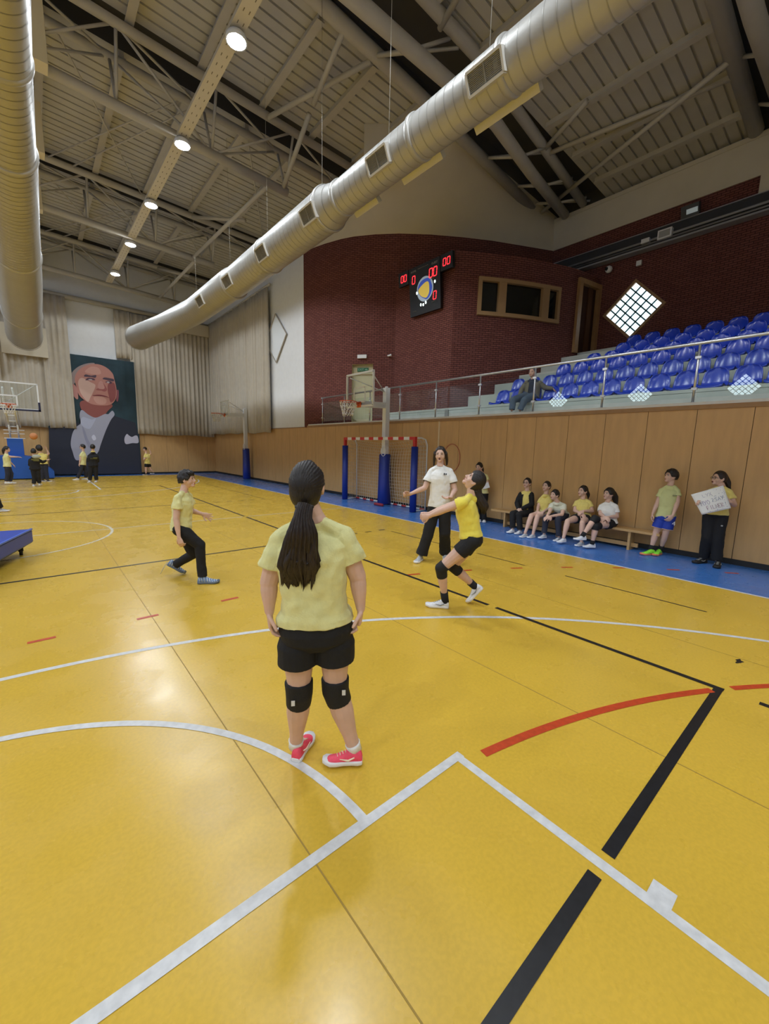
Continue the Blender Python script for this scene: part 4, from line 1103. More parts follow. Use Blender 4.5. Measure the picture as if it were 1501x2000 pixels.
# ================================================================ blue mat trolley at the left
r = root('mat_trolley', (-.8, 8.6, 0), 'blue padded mat on a wheeled trolley at the left edge of the court', 'trolley')
zt, zb = .36, .15
cr = on_z(62, 1033, zt); P1 = on_z(0, 1063, zt); P2 = on_z(0, 1037, zt)
d1_ = (P1-cr).normalized(); d2_ = (P2-cr).normalized(); n2 = Vector((-d1_.y, d1_.x, 0)); 
if n2.dot(d2_) < 0: n2 = -n2
bm = NB(); L1, L2 = 2.0, 1.4
c4 = [cr, cr+d1_*L1, cr+d1_*L1+d2_*L2, cr+d2_*L2]
cen = sum(c4, Vector())/4
rings = []
for z, q in ((zb,.985),(zb+.02,1.0),(zt-.03,1.0),(zt,.985)):
    rings.append([Vector((cen.x+(p.x-cen.x)*q, cen.y+(p.y-cen.y)*q, z)) for p in c4])
rings_loft(bm, rings, smooth=False); bmesh.ops.recalc_face_normals(bm, faces=bm.faces)
obj('mat', bm, M_blue, r)
bm = NB(); beam(bm, cr+d1_*.01+Vector((0,0,-.0)), cr+d1_*L1, .025, .02); obj('piping', bm, mat('piping_blue', (.05,.16,.75), .3), r)
bm = NB()
for p in c4:
    q = cen+(p-cen)*.85; bm2 = NB(); q.z = 0
    tube(bm2, [(q.x-.02,q.y,.055),(q.x+.02,q.y,.055)], .055, 14); box(bm2, (q.x-.03,q.y-.03,.06), (q.x+.03,q.y+.03,.15)); obj('castor', bm2, M_blk, r)
rings = [[Vector((cen.x+(p.x-cen.x)*.9, cen.y+(p.y-cen.y)*.9, z)) for p in c4] for z in (.11, .15)]
rings_loft(bm, rings, smooth=False); obj('frame', bm, M_blk, r)
# ================================================================ people
class Person:
    """joints are placed on vertical planes at the person's real distance from the viewer"""
    def __init__(s, base, label, scale=1.0, w=1.0, vox=.008, skin=None, plane=None):
        s.B = Vector((base[0], base[1], 0)); s.z0 = base[2] if len(base) > 2 else 0.0
        s.a = s.B.normalized(); s.r = Vector((s.a.y, -s.a.x, 0)); s.u = Vector((0,0,1)); s.D = s.B.length
        s.k = scale; s.w = w; s.lw = w; s.vox = vox; s.skin = skin or M_skinp
        s.root = root('person', Vector((s.B.x, s.B.y, s.z0)), label, 'person')
        s.J = {}
    def P(s, px, py, d=0.0):
        v = ray(px, py); return CO + v*((s.D+d)/(v.x*s.a.x+v.y*s.a.y))
    def V(s, t): return (s.r*t[0]+s.u*t[1]+s.a*t[2])
    def joints(s, **kw):
        for n, v in kw.items():
            s.J[n] = v if isinstance(v, Vector) else s.P(*v)
            if n in ('sl', 'sr'): s.J[n].z -= .016*s.k
        return s
    def ob(s, name, bm, m, vox=None, sm=2, disp=0, label=None, dscale=9):
        me = remesh(bm, vox or s.vox, sm, disp, dscale)
        o = obj(name, me, m, s.root)
        if label: o['label'] = label
        return o

def seg_pts(a, b, n): return [a.lerp(b, i/(n-1)) for i in range(n)]
def limb(bm, a, b, prof, n=12, bow=None):
    k = len(prof); pts = seg_pts(a, b, k)
    if bow is not None:
        for i in range(k): pts[i] = pts[i]+bow*math.sin(math.pi*i/(k-1))
    tube(bm, pts, prof, n); 
    for p, r in ((pts[0], prof[0]), (pts[-1], prof[-1])): ball(bm, p, r*.99, n=12, m=8)

def torso_axis(p):
    J = p.J; hm = (J['hl']+J['hr'])/2; sm = (J['sl']+J['sr'])/2
    return hm, sm
def torso_side(p, t):
    J = p.J; a = (J['hr']-J['hl']).normalized(); b = (J['sr']-J['sl']).normalized()
    v = a.lerp(b, t)
    return v.normalized() if v.length > .1 else a
def torso_rings(p, secs, n=20, bow=.0):
    """secs = (t, half width, half depth) with t 0 at the hips and 1 at the shoulders"""
    hm, sm = torso_axis(p); out = []; up = (sm-hm)
    for t, hw, hd in secs:
        sd = torso_side(p, min(max(t, 0), 1)); f = up.cross(sd).normalized()
        c = hm+up*t - f*(bow*math.sin(math.pi*min(max(t,0),1)))
        out.append([c+sd*(hw*math.copysign(abs(math.cos(q))**.85, math.cos(q)))+f*(hd*math.copysign(abs(math.sin(q))**.9, math.sin(q))) for q in [2*math.pi*i/n for i in range(n)]])
    return out

def hand(bm, wr, d, pn, k, side, curl=.5, spread=.35, fist=False):
    """wr wrist, d hand direction, pn palm-facing normal, side = +1/-1 thumb side"""
    d = Vector(d).normalized(); pn = Vector(pn); pn = (pn-d*pn.dot(d)).normalized(); s = d.cross(pn)*side
    L = .082*k
    tube(bm, [wr-d*.02*k, wr+d*.012*k, wr+d*L*.5, wr+d*L*.92, wr+d*L*1.0], [(.017*k,.024*k),(.016*k,.027*k),(.015*k,.038*k),(.013*k,.039*k),(.010*k,.034*k)], 12, ref=pn)
    for i, (ln, off) in enumerate(((.066,.029),(.074,.010),(.069,-.009),(.054,-.027))):
        q = wr+d*L*(.93 if i != 3 else .86)+s*off*k; dir_ = (d+s*(off*spread*14)).normalized(); c = curl*(1+.12*i)
        pts = [q-d*.01*k, q]; ang = 0
        for j, fr in enumerate((.45,.32,.23)):
            ang += c*(1.5 if fist else 1.0)*(.75, 1.0, .8)[j]
            dd = (dir_*math.cos(ang)+pn*math.sin(ang)); q = q+dd*(ln*k*fr); pts.append(q)
        r = .0088*k
        tube(bm, pts, [r*1.05, r*1.05, r, r*.92, r*.78], 8); ball(bm, pts[-1], r*.8, n=8, m=6)
        for m_ in pts[1:-1]: ball(bm, m_, r*1.02, n=8, m=6)
    q = wr+d*L*.28+s*.026*k; td = (d*.62+s*.62+pn*.42).normalized(); q2 = q+td*.036*k; td2 = (td*.8+d*.5+pn*.25*curl).normalized(); q3 = q2+td2*.030*k
    tube(bm, [q-td*.012*k, q, q2, q3, q3+td2*.014*k], [.012*k,.0125*k,.0105*k,.0095*k,.007*k], 8); ball(bm, q2, .0107*k, n=8, m=6)

def head_axes(p, f, up):
    F = p.V(f).normalized(); U = p.V(up); U = (U-F*U.dot(F)).normalized(); X = F.cross(U)
    return X, F, U
def build_head(p, bm, f, up, hk=1.0, mouth=0):
    """adds skull, jaw, nose, ears, neck to the body; hc is the centre of the head"""
    X, F, U = head_axes(p, f, up); c = p.J['hc']; k = p.k*hk
    def fn(x, y, z):
        if z < 0: x *= 1-.30*abs(z)**1.4; y = y*(1-.10*abs(z)) + .12*abs(z)
        if y > 0: y *= .93; x *= 1-.05*y
        else: y *= 1.02
        return x, y, z
    ball(bm, c, (.074*k,.094*k,.108*k), (X,F,U), 24, 18, fn)
    fc = lambda x, y, z: c+X*(x*k)+F*(y*k)+U*(z*k)
    ball(bm, fc(0,.066,-.080), (.030*k,.024*k,.024*k), (X,F,U), 12, 8)              # chin
    tube(bm, [fc(0,.078,.018), fc(0,.092,-.010), fc(0,.102,-.030), fc(0,.088,-.040)], [.007*k,.010*k,.013*k,.010*k], 8)   # nose
    for s in (-1,1):
        ball(bm, fc(s*.011,.090,-.033), .008*k, n=8, m=6)
        ball(bm, fc(s*.030,.078,.022), (.022*k,.010*k,.006*k), (X,F,U), 10, 6)      # brow ridge
        ball(bm, fc(s*.038,.050,-.028), (.024*k,.024*k,.032*k), (X,F,U), 10, 8)     # cheek
        ball(bm, fc(s*.077,-.004,-.008), (.009*k,.018*k,.030*k), (X,F,U), 10, 8)    # ear
        ball(bm, fc(s*.074,.004,-.028), (.008*k,.011*k,.014*k), (X,F,U), 8, 6)
    ball(bm, fc(0,.082,-.058), (.021*k,.012*k,.012*k), (X,F,U), 10, 8)
    nb = p.J['nk']; up_ = fc(0,-.025,-.060)
    tube(bm, [nb-(up_-nb)*.35, nb, up_, fc(0,-.015,-.03)], [.054*k*p.w**.3,.048*k*p.w**.3,.047*k*p.w**.3,.05*k], 14)
    p.HX = (X, F, U, c, k)
def face_parts(p, mouth=.3, brow=True, lidded=False):
    X, F, U, c, k = p.HX; fc = lambda x, y, z: c+X*(x*k)+F*(y*k)+U*(z*k)
    for s in (-1, 1):
        bm = NB(); ball(bm, fc(s*.030,.0745,.003), (.0120*k,.0080*k,.0054*k), (X,F,U), 12, 8); e = obj('eye', bm, M_eyew, p.root, True)
        bm = NB(); ball(bm, fc(s*.030,.0800,.0035), (.0058*k,.0040*k,.0056*k), (X,F,U), 10, 8); obj('iris', bm, M_iris, e, True)
        if brow:
            bm = NB(); tube(bm, [fc(s*.012,.0885,.023), fc(s*.030,.0865,.029), fc(s*.047,.074,.022)], [.0020*k,.0028*k,.0014*k], 6); obj('eyebrow', bm, M_hair, p.root, True)
        bm = NB(); tube(bm, [fc(s*.017,.083,.008), fc(s*.030,.0855,.0125), fc(s*.044,.075,.007)], [.0018*k,.0022*k,.0015*k], 6); obj('eyelash', bm, M_hair, p.root, True)
    bm = NB()
    if mouth > .5:
        ball(bm, fc(0,.0925,-.058), (.019*k,.006*k,.013*k*mouth), (X,F,U), 14, 8); o = obj('lips', bm, M_lip, p.root, True)
        bm = NB(); ball(bm, fc(0,.0955,-.058), (.014*k,.005*k,.009*k*mouth), (X,F,U), 14, 8); obj('open_mouth', bm, mat('mouth_dark', (.03,.006,.006), .6), o, True)
    else:
        ball(bm, fc(0,.0915,-.0555), (.018*k,.0055*k,.0040*k), (X,F,U), 14, 8); ball(bm, fc(0,.0915,-.0615), (.015*k,.006*k,.0048*k), (X,F,U), 14, 8); obj('lips', bm, M_lip, p.root, True)
def glasses(p):
    X, F, U, c, k = p.HX; fc = lambda x, y, z: c+X*(x*k)+F*(y*k)+U*(z*k); bm = NB()
    for s in (-1, 1):
        tube(bm, [fc(s*.031+.020*math.cos(t),.094,.002+.016*math.sin(t)) for t in [2*math.pi*i/16 for i in range(16)]], .0022*k, 6, closed=True)
        bar(bm, fc(s*.051,.092,.006), fc(s*.078,.0,.006), .0018*k, 6)
    bar(bm, fc(-.011,.095,.005), fc(.011,.095,.005), .002*k, 6); obj('glasses', bm, mat('glasses_frame', (.03,.03,.04), .4), p.root, True)
def hair_cap(p, m, front=.50, low=-.55, puff=1.0, tight=True, part=0, mess=0.0, vox=None, pull=0, res=(64,48)):
    """hair shell: everything of the skull except the face window"""
    X, F, U, c, k = p.HX; bm = NB(); q = puff
    def fn(x, y, z):
        # bring the shell under the skin where the face and ears show
        inface = (y > -.05 and z < front-1.0*abs(x)**3) or z < low or (y > -.12 and z < -.15)
        s = .80 if inface else 1.0
        if y > .0 and z > front: s *= 1+.03*math.sin(x*9)
        if mess: s *= 1+mess*noise.noise(Vector((x*4+p.D, y*4, z*4)))*(0 if inface else 1)
        if pull and not inface: s *= 1+.012*math.sin(pull*math.atan2(x, z+.25)+2.5*math.sin(3*y))+.010*noise.noise(Vector((math.atan2(x, z+.25)*9, y*1.2, 3)))
        if z < 0: x *= 1-.20*abs(z)
        return x*s, y*s, z*s
    ball(bm, c-F*(.007*k)+U*(.006*k), (.083*k*q,.103*k*q,.116*k*q), (X,F,U), res[0], res[1], fn)
    return obj('hair', bm, m, p.root, True)
def strands(p, pts, rad, m, name='ponytail', n=40, lobes=9, amp=.12, seed=1, parent=None):
    """tapering lock of hair with strand ridges"""
    pts = [Vector(q) for q in pts]; L = len(pts); out = []; rr = []
    fine = 6
    P, R_ = [], []
    for i in range(L-1):
        p0, p1, p2, p3 = pts[max(i-1,0)], pts[i], pts[i+1], pts[min(i+2,L-1)]
        for j in range(fine):
            t = j/fine; P.append(.5*((2*p1)+(p2-p0)*t+(2*p0-5*p1+4*p2-p3)*t*t+(3*p1-p0-3*p2+p3)*t**3)); r0, r1 = rad[i], rad[i+1]; R_.append((r0[0]+(r1[0]-r0[0])*t, r0[1]+(r1[1]-r0[1])*t))
    P.append(pts[-1]); R_.append(rad[-1])
    bm = NB(); rings = []
    for i, q in enumerate(P):
        d = P[min(i+1,len(P)-1)]-P[max(i-1,0)]; a, b = frame_of(d, p.r); ring = []
        for j in range(n):
            th = 2*math.pi*j/n; w_ = 1+amp*math.sin(lobes*th+i*.13+seed)+amp*.8*noise.noise(Vector((math.cos(th)*3, math.sin(th)*3, i*.14+seed*5)))
            edge = i/(len(P)-1)
            jag = 0 if edge < .8 else (edge-.8)*5*.03*p.k*noise.noise(Vector((j*.9, seed, 1)))*3
            ring.append(q+a*(R_[i][0]*w_*math.cos(th))+b*(R_[i][1]*w_*math.sin(th))+(d.normalized()*jag))
        rings.append(ring)
    rings_loft(bm, rings); return obj(name, bm, m, parent or p.root)

def shoe(p, heel, d, up=(0,0,1), L=.24, m=None, sole=None, name='shoe', trim=None, laces=True):
    """heel = bottom of the heel in space, d = toe direction, up = sole normal"""
    m = m or M_shoew; sole = sole or M_solew
    d = Vector(d).normalized(); up = Vector(up); up = (up-d*up.dot(d)).normalized(); s = d.cross(up)
    bm = NB(); rings = []; n = 20
    out = [(-.02,.020),(.0,.030),(.10,.037),(.25,.034),(.45,.036),(.65,.046),(.80,.046),(.92,.036),(1.0,.016)]
    kk = L/.24
    def ringat(z, grow):
        pts = []
        for y, w in out: pts.append(heel+d*(y*L)+s*((w+grow)*kk)+up*(z*kk+ (.008*kk if y > .9 else 0)))
        for y, w in reversed(out): pts.append(heel+d*(y*L)-s*((w+grow)*kk)+up*(z*kk+(.008*kk if y > .9 else 0)))
        return pts
    rings_loft(bm, [ringat(0,-.003), ringat(.004,.001), ringat(.020,.003), ringat(.028,-.001)])
    r = obj(name+'_sole', bm, sole, p.root, True)
    bm = NB(); rings = []
    prof = [(-.015,.050,.026,0),(.02,.078,.031,0),(.12,.088,.033,0),(.24,.090,.033,0),(.36,.082,.034,0),(.50,.062,.037,0),(.65,.047,.043,0),(.80,.039,.043,0),(.92,.032,.034,0),(.995,.022,.014,0)]
    for y, h, w, _ in prof:
        ring = []
        for i in range(n):
            t = 2*math.pi*i/n; cx = math.cos(t); sz = math.sin(t)
            zz = .018 if sz < 0 else .018+(h-.018)*sz**.8
            ring.append(heel+d*(y*L)+s*(w*kk*math.copysign(abs(cx)**.8, cx))+up*(zz*kk))
        rings.append(ring)
    rings_loft(bm, rings)
    u = obj(name, bm, m, p.root, True)
    if laces:
        bm = NB()
        for y, h in ((.40,.079),(.47,.070),(.54,.061),(.61,.053)):
            bar(bm, heel+d*(y*L)-s*.016*kk+up*(h*kk-.003), heel+d*((y+.03)*L)+s*.016*kk+up*(h*kk-.003), .0025*kk, 5)
        obj('laces', bm, trim or M_solew, u, True)
    if trim:
        bm = NB()
        for sg in (-1, 1):
            tube(bm, [heel+d*(.18*L)+s*(sg*.034*kk)+up*(.052*kk), heel+d*(.34*L)+s*(sg*.037*kk)+up*(.036*kk), heel+d*(.55*L)+s*(sg*.041*kk)+up*(.048*kk)], [.004*kk,.006*kk,.002*kk], 6)
        obj('side_mark', bm, trim, u, True)
    return u

UA = (.036,.040,.040,.037); FA = (.036,.037,.033,.026,.021)
TH = (.082,.078,.070,.060,.052); SH = (.050,.053,.051,.042,.033,.031)
def traps(p, bm, r0, r1, lift=0.0):
    J, k, w = p.J, p.k, p.w; n = J['nk']
    for s in ('sl', 'sr'):
        a = n.lerp(J[s], .12)-p.u*(.012*k-lift); b = J[s]+p.u*(.004*k)
        tube(bm, [a, a.lerp(b,.5)-p.u*.003, b], [r0*k*w**.5, (r0+r1)/2*k*w**.6, r1*k*w**.8], 14)
def body(p, arms=True, f=(0,0,-1), up=(0,1,0), hk=1.0, hands=None, legs='full', vox=None, feet=True):
    """skin body: head, torso, arms with hands and legs as one fused surface"""
    J, k, w = p.J, p.k, p.w; bm = NB()
    secs = [(-.16,.085,.075),(-.04,.135,.095),(.12,.135,.095),(.38,.112,.082),(.62,.120,.088),(.82,.124,.082),(.95,.100,.060),(1.03,.055,.047),(1.07,.048,.044)]
    rings_loft(bm, torso_rings(p, [(t, a*k*w, b*k*w) for t, a, b in secs]))
    for s, e, wr in (('sl','el','wl'), ('sr','er','wr')):
        limb(bm, J[s], J[e], [q*k*w**.8 for q in UA]); limb(bm, J[e], J[wr], [q*k*w**.6 for q in FA])
    for h, kn, an in (('hl','kl','al'), ('hr','kr','ar')):
        limb(bm, J[h], J[kn], [q*k*p.lw for q in TH]); limb(bm, J[kn], J[an], [q*k*w**.7 for q in SH])
    traps(p, bm, .024, .030)
    build_head(p, bm, f, up, hk)
    for side, hd in (hands or {}).items():
        wr = J['w'+side]; el = J['e'+side]
        dr = hd.get('d'); dr = p.V(dr) if dr else (wr-el)
        hand(bm, wr, dr, p.V(hd.get('pn', (0,-1,0))), k*hd.get('k', 1.0), hd.get('side', 1), hd.get('curl', .4), hd.get('spread', .35), hd.get('fist', False))
    return p.ob('body', bm, p.skin, vox, 2)
def shirt(p, m, hem=-.05, grow=1.0, sleeve=.55, disp=.006, name='shirt', top=.94, flare=0.0, neck=.072, sl_r=1.35, long=False, low=1.0, depth=1.0, vox=None):
    J, k, w = p.J, p.k, p.w; bm = NB(); g = grow
    secs = [(hem,.160+flare,.118+flare*.8),(hem+.07,.158+flare*.8,.116+flare*.7),(.25,.142,.108),(.42,.136,.104),(.62,.142,.110),(.80,.154,.110),(.92,.152,.096),(.985,.125,.086),(1.03,.092,.076),(1.065,neck,.066),(1.09,neck*.9,.060)]
    secs = [q for q in secs if q[0] >= hem]
    rings_loft(bm, torso_rings(p, [(t, a*k*w*g, b*k*w*g*depth) for t, a, b in secs], 28))
    for s, e, wr in (('sl','el','wl'), ('sr','er','wr')):
        a = J[s]; dr = (J[e]-a)
        R = [.047*k*w**.8, .051*k*w**.8, .055*k*w**.8, .054*k*w**.8]
        if long:
            tube(bm, seg_pts(a, J[e], 4), [.056*k*w**.8]*3+[.051*k*w**.8], 14); tube(bm, seg_pts(J[e], J[wr], 4), [.050*k*w**.8,.047*k*w**.7,.042*k*w**.7,.036*k*w**.7], 14); ball(bm, J[e], .051*k*w**.8, n=14, m=10)
        else:
            tube(bm, [a-dr*.03, a+dr*sleeve*.35, a+dr*sleeve*.7, a+dr*sleeve], [R[0], R[1]*1.03, R[2]*(sl_r*.78), R[3]*(sl_r*.82)], 18)
        ball(bm, a, .047*k*w**.8, n=14, m=10)
    traps(p, bm, .038, .044)
    ball(bm, J['nk']-p.u*(.055*k), (.070*k,.062*k,.050*k), (p.r, p.a, p.u), 16, 10)
    return p.ob(name, bm, m, vox, 2, disp)
def shorts(p, m, length=.6, grow=1.0, top=.12, disp=.004, name='shorts', loose=1.12, drop=-.1, vox=None):
    J, k, w = p.J, p.k, p.w; bm = NB()
    rings_loft(bm, torso_rings(p, [(t, a*k*w*grow, b*k*w*grow) for t, a, b in [(drop-.06,.09,.08),(drop+.03,.150,.112),(.03,.160,.118),(top,.150,.112)]], 28))
    for h, kn in (('hl','kl'), ('hr','kr')):
        a, b = J[h], J[kn]; L = [(.0,.086),(length*.4,.086*loose),(length*.8,.084*loose),(length,.083*loose)]
        tube(bm, [a.lerp(b, t) for t, _ in L], [q*k*p.lw*grow for _, q in L], 20); ball(bm, a, .088*k*p.lw*grow, n=16, m=12)
    return p.ob(name, bm, m, vox, 2, disp)
def trousers(p, m, grow=1.0, top=.12, disp=.006, name='trousers', r=((.092,.088,.078,.070),(.070,.066,.062,.064)), vox=None, stop=.97):
    J, k, w = p.J, p.k, p.w; bm = NB()
    rings_loft(bm, torso_rings(p, [(t, a*k*w*grow, b*k*w*grow) for t, a, b in [(-.16,.09,.08),(-.06,.148,.112),(.03,.156,.116),(top,.146,.108)]], 28))
    for h, kn, an in (('hl','kl','al'), ('hr','kr','ar')):
        a, b, c = J[h], J[kn], J[an]
        tube(bm, seg_pts(a, b, 4), [q*k*w*grow for q in r[0]], 20); tube(bm, seg_pts(b, b.lerp(c, stop), 4), [q*k*w*grow for q in r[1]], 20); ball(bm, a, r[0][0]*k*w*grow, n=16, m=12); ball(bm, b, r[0][3]*k*w*grow, n=16, m=12)
    return p.ob(name, bm, m, vox, 2, disp)
def kneepad(p, side, m=None, up=.22, dn=.24, r=.066):
    J, k, w = p.J, p.k, p.w; h, kn, an = J['h'+side], J['k'+side], J['a'+side]; bm = NB()
    a = kn.lerp(h, up); b = kn.lerp(an, dn); R = r*k*p.lw**.85
    tube(bm, [a, kn], [R*1.03, R], 22); tube(bm, [kn, b], [R, R*.92], 22); ball(bm, kn, R*1.01, n=20, m=14)
    return p.ob('knee_pad', bm, m or M_pad, None, 2, .002)
def sock(p, side, m, t=.25, r=.041):
    J, k = p.J, p.k; a = J['a'+side]; b = a.lerp(J['k'+side], t); bm = NB()
    dr = (a-b).normalized(); tube(bm, [b, a, a+dr*.03], [r*k*1.05, r*k*.98, r*k], 18); return obj('sock', bm, m, p.root, True)

# ---------------------------------------------------------------- 1 girl in the foreground, seen from behind
B = on_z(636, 1487)
p = Person((B.x, B.y), 'girl in pale yellow T-shirt and black shorts seen from behind, long dark ponytail, pink shoes', 1.0, 1.28, .0045); p.lw = 1.10
p.joints(hc=(600,949,.02), nk=(611,1008,0), sl=(548,1048,0), sr=(667,1041,0), el=(525,1138,.0), er=(698,1127,.0), wl=(526,1194,-.02), wr=(704,1188,-.02),
         hl=(582,1232,0), hr=(652,1228,0), kl=(584,1352,.0), kr=(655,1346,.0))
hlq = on_z(577, 1489); hrq = on_z(706, 1493)
p.J['al'] = hlq+p.a*.05+Vector((0,0,.085)); p.J['ar'] = hrq-p.r*.045+p.a*.03+Vector((0,0,.095))
body(p, f=(.26,.0,1), hk=1.02, hands={'l': dict(d=(.06,-1,.0), pn=(1,0,.1), side=1, curl=.5), 'r': dict(d=(-.08,-1,.0), pn=(-1,0,.1), side=-1, curl=.5)})
shirt(p, M_yelp, hem=.12, grow=.95, sleeve=.62, disp=.012, sl_r=1.42, neck=.062)
shorts(p, M_black, length=.50, grow=.925, top=.15, loose=1.24, drop=-.10)
for s in 'lr': kneepad(p, s, up=.20, dn=.22, r=.066)
for (px, py), s in {(572,1374):'l', (671,1353):'r'}.items():
    q = p.P(px, py, -.080); bm = NB(); beam(bm, q-p.r*.009, q+p.r*.009, .003, .028, up=p.u); obj('pad_label', bm, mat('label_white', (.7,.7,.7), .6), p.root)
M_pink = mat('pink_shoe', (.85,.07,.13), .6, var=.08, vscale=60)
M_swoosh = mat('shoe_stripe', (.9,.75,.55), .5)
shoe(p, hlq+Vector((0,0,.002)), (p.a*.9+p.r*.35), L=.212, m=M_pink, trim=M_swoosh)
shoe(p, hrq+Vector((0,0,.012)), (-p.r*1.0+p.a*.12+Vector((0,0,-.02))), up=Vector((0,0,1))+p.a*.12-p.r*.02, L=.212, m=M_pink, trim=M_swoosh)
for s in 'lr': sock(p, s, M_whitec, .045, .040)
h = hair_cap(p, M_hair, front=.35, low=-.92, puff=1.01, pull=44, res=(220,90))
bm = NB(); X, F, U, c, k = p.HX; ball(bm, c-F*.035-U*.02, (.078,.075,.10), (X,F,U), 20, 14); obj('hair_bun', bm, M_hair, h, True)
strands(p, [p.P(597,985,-.11), p.P(591,1010,-.13), p.P(590,1040,-.14), p.P(586,1072,-.13), p.P(585,1105,-.12), p.P(588,1134,-.11)],
        [(.033,.033),(.040,.038),(.066,.046),(.076,.045),(.098,.047),(.050,.020)], M_hairb, n=110, lobes=23, amp=.10)
rnd = random.Random(3)
for i in range(13):
    x0 = 560+i*4.6+rnd.uniform(-2,2); y0 = 1030+rnd.uniform(0,50); x0m = 592+(x0-588)*.55
    strands(p, [p.P(x0m, y0-25, -.13), p.P((x0m+x0)/2-rnd.uniform(-3,3), y0+20, -.158), p.P(x0+rnd.uniform(-4,4), 1100+rnd.uniform(-8,8), -.158), p.P(x0+rnd.uniform(-6,6), 1139+rnd.uniform(-12,6), -.13)], [(.003,.003),(.013,.010),(.016,.010),(.003,.003)], M_hairb, 'hair_lock', n=14, lobes=4, amp=.2, seed=i)
strands(p, [p.P(575,1090,-.12), p.P(566,1115,-.115), p.P(562,1137,-.10)], [(.035,.025),(.045,.022),(.028,.012)], M_hairb, 'ponytail_lock', n=30, lobes=7, amp=.16, seed=3)
strands(p, [p.P(600,1090,-.12), p.P(606,1118,-.115), p.P(615,1137,-.10)], [(.035,.025),(.036,.022),(.015,.010)], M_hairb, 'ponytail_lock', n=30, lobes=7, amp=.16, seed=5)
bm = NB(); q = p.P(594,990,-.11); tube(bm, [q+p.r*(.036*math.cos(t))+p.a*(.03*math.sin(t)) for t in [2*math.pi*i/18 for i in range(18)]], .009, 8, closed=True); obj('hair_tie', bm, M_blk, p.root, True)

# ---------------------------------------------------------------- 2 boy on the left, stepping right
B = on_z(385, 1133)
p = Person((B.x, B.y), 'boy in yellow T-shirt and black trousers crouching mid-step on the left, blue striped shoes', .95, 1.0, .0045)
p.joints(hc=(365,936,0), nk=(359,958,0), sl=(347,970,-.13), sr=(369,967,.13), el=(344,1014,-.16), er=(372,997,.20), wl=(349.5,1050,-.20), wr=(395,1004,.10),
         hl=(351,1034,-.08), hr=(357,1033,.08), kl=(390,1064,-.12), kr=(377,1082,.12))
hf = on_z(387, 1140)
p.J['al'] = hf+p.r*.05+Vector((0,0,.09)); p.J['ar'] = on_z(357,1124)-p.r*.07+Vector((0,0,.16))
body(p, f=(1,.05,-.42), hk=1.0, hands={'l': dict(d=(.25,-1,-.1), pn=(.6,0,1), side=-1, curl=.5), 'r': dict(d=(1,-.40,-.2), pn=(.0,-.2,-1), side=1, curl=.18, spread=1.1)})
face_parts(p, .3); hair_cap(p, M_hair, front=.52, low=-.45, puff=1.06, mess=.10)
bm = NB(); X, F, U, c, k = p.HX
for i in range(9):
    x = -.055+.11*i/8; tube(bm, [c+X*(x*k)+F*(.035*k)+U*(.098*k), c+X*(x*1.02*k)+F*((.080-6*x*x)*k)+U*(.072*k), c+X*((x*.98+.004)*k)+F*((.088-7*x*x)*k)+U*(.046*k)], [.018*k,.014*k,.004*k], 8)
obj('fringe', bm, M_hair, p.root, True)
shirt(p, M_yelp, hem=-.06, grow=1.0, sleeve=.52, disp=.012, sl_r=1.45, depth=1.05)
trousers(p, M_black, r=((.090,.086,.076,.066),(.066,.062,.058,.060)), stop=1.0)
M_bst = mat('blue_grey_shoe', (.16,.25,.42), .7); M_wst = mat('shoe_stripe_white', (.70,.74,.80), .6)
def striped(p, heel, d, up=(0,0,1), L=.25):
    u = shoe(p, heel, d, up, L, m=M_bst, sole=mat('slate_sole', (.12,.16,.24), .6), laces=True)
    d = Vector(d).normalized(); up = Vector(up); up = (up-d*up.dot(d)).normalized(); s = d.cross(up); bm = NB(); kk = L/.24
    for y, hh in ((.06,.082),(.16,.089),(.28,.088),(.42,.075),(.53,.060),(.64,.050),(.75,.044),(.86,.039)):
        for sg in (-1,1): tube(bm, [heel+d*(y*L)+s*(sg*.010)+up*(hh*kk), heel+d*((y+.03)*L)+s*(sg*.030*kk)+up*(hh*kk*.72), heel+d*((y+.06)*L)+s*(sg*.041*kk)+up*(.028*kk)], .0042*kk, 6)
    obj('shoe_stripes', bm, M_wst, u, True)
striped(p, hf+Vector((0,0,.002)), p.r*1.0-p.a*.25)
hb = on_z(361,1122)+Vector((0,0,.0)); tdir = (p.r*.80-p.a*.18-Vector((0,0,.52))).normalized(); striped(p, hb-tdir*.245+Vector((0,0,.006)), tdir, up=(p.r*.5+Vector((0,0,.85))), L=.245)
bm = NB(); q = hb-tdir*.24; tube(bm, [q+Vector((0,0,.05)), q-p.r*.05-Vector((0,0,.03)), q-p.r*.085-Vector((0,0,.10))], .004, 5); obj('loose_lace', bm, M_gray, p.root, True)

# ---------------------------------------------------------------- 3 coach in white T-shirt
B = on_z(845, 1095)
p = Person((B.x, B.y), 'tall woman in white T-shirt and black trousers, arms open, standing right of the goal', 1.08, 1.0, .005)
p.joints(hc=(859.5,888,0), nk=(859,908,0), sl=(842,919,0), sr=(878,919,0), el=(829,953,-.06), er=(888,957,-.03), wl=(800,965,-.18), wr=(880,971,-.22),
         hl=(848,990,0), hr=(868,991,0), kl=(836,1042,-.02), kr=(868,1041,-.02))
a1 = on_z(822, 1096); a2 = on_z(868, 1091)
p.J['al'] = a1+p.a*.05+Vector((0,0,.09)); p.J['ar'] = a2+p.a*.05+Vector((0,0,.09))
body(p, f=(-.12,.02,-1), hk=.98, hands={'l': dict(d=(-1,.0,-.3), pn=(0,-.5,-1), side=1, curl=.75, fist=True), 'r': dict(d=(-.9,-.15,-.5), pn=(0,1,-.2), side=-1, curl=.3)})
face_parts(p, .9); hair_cap(p, M_hairb, front=.60, low=-.5, puff=1.0)
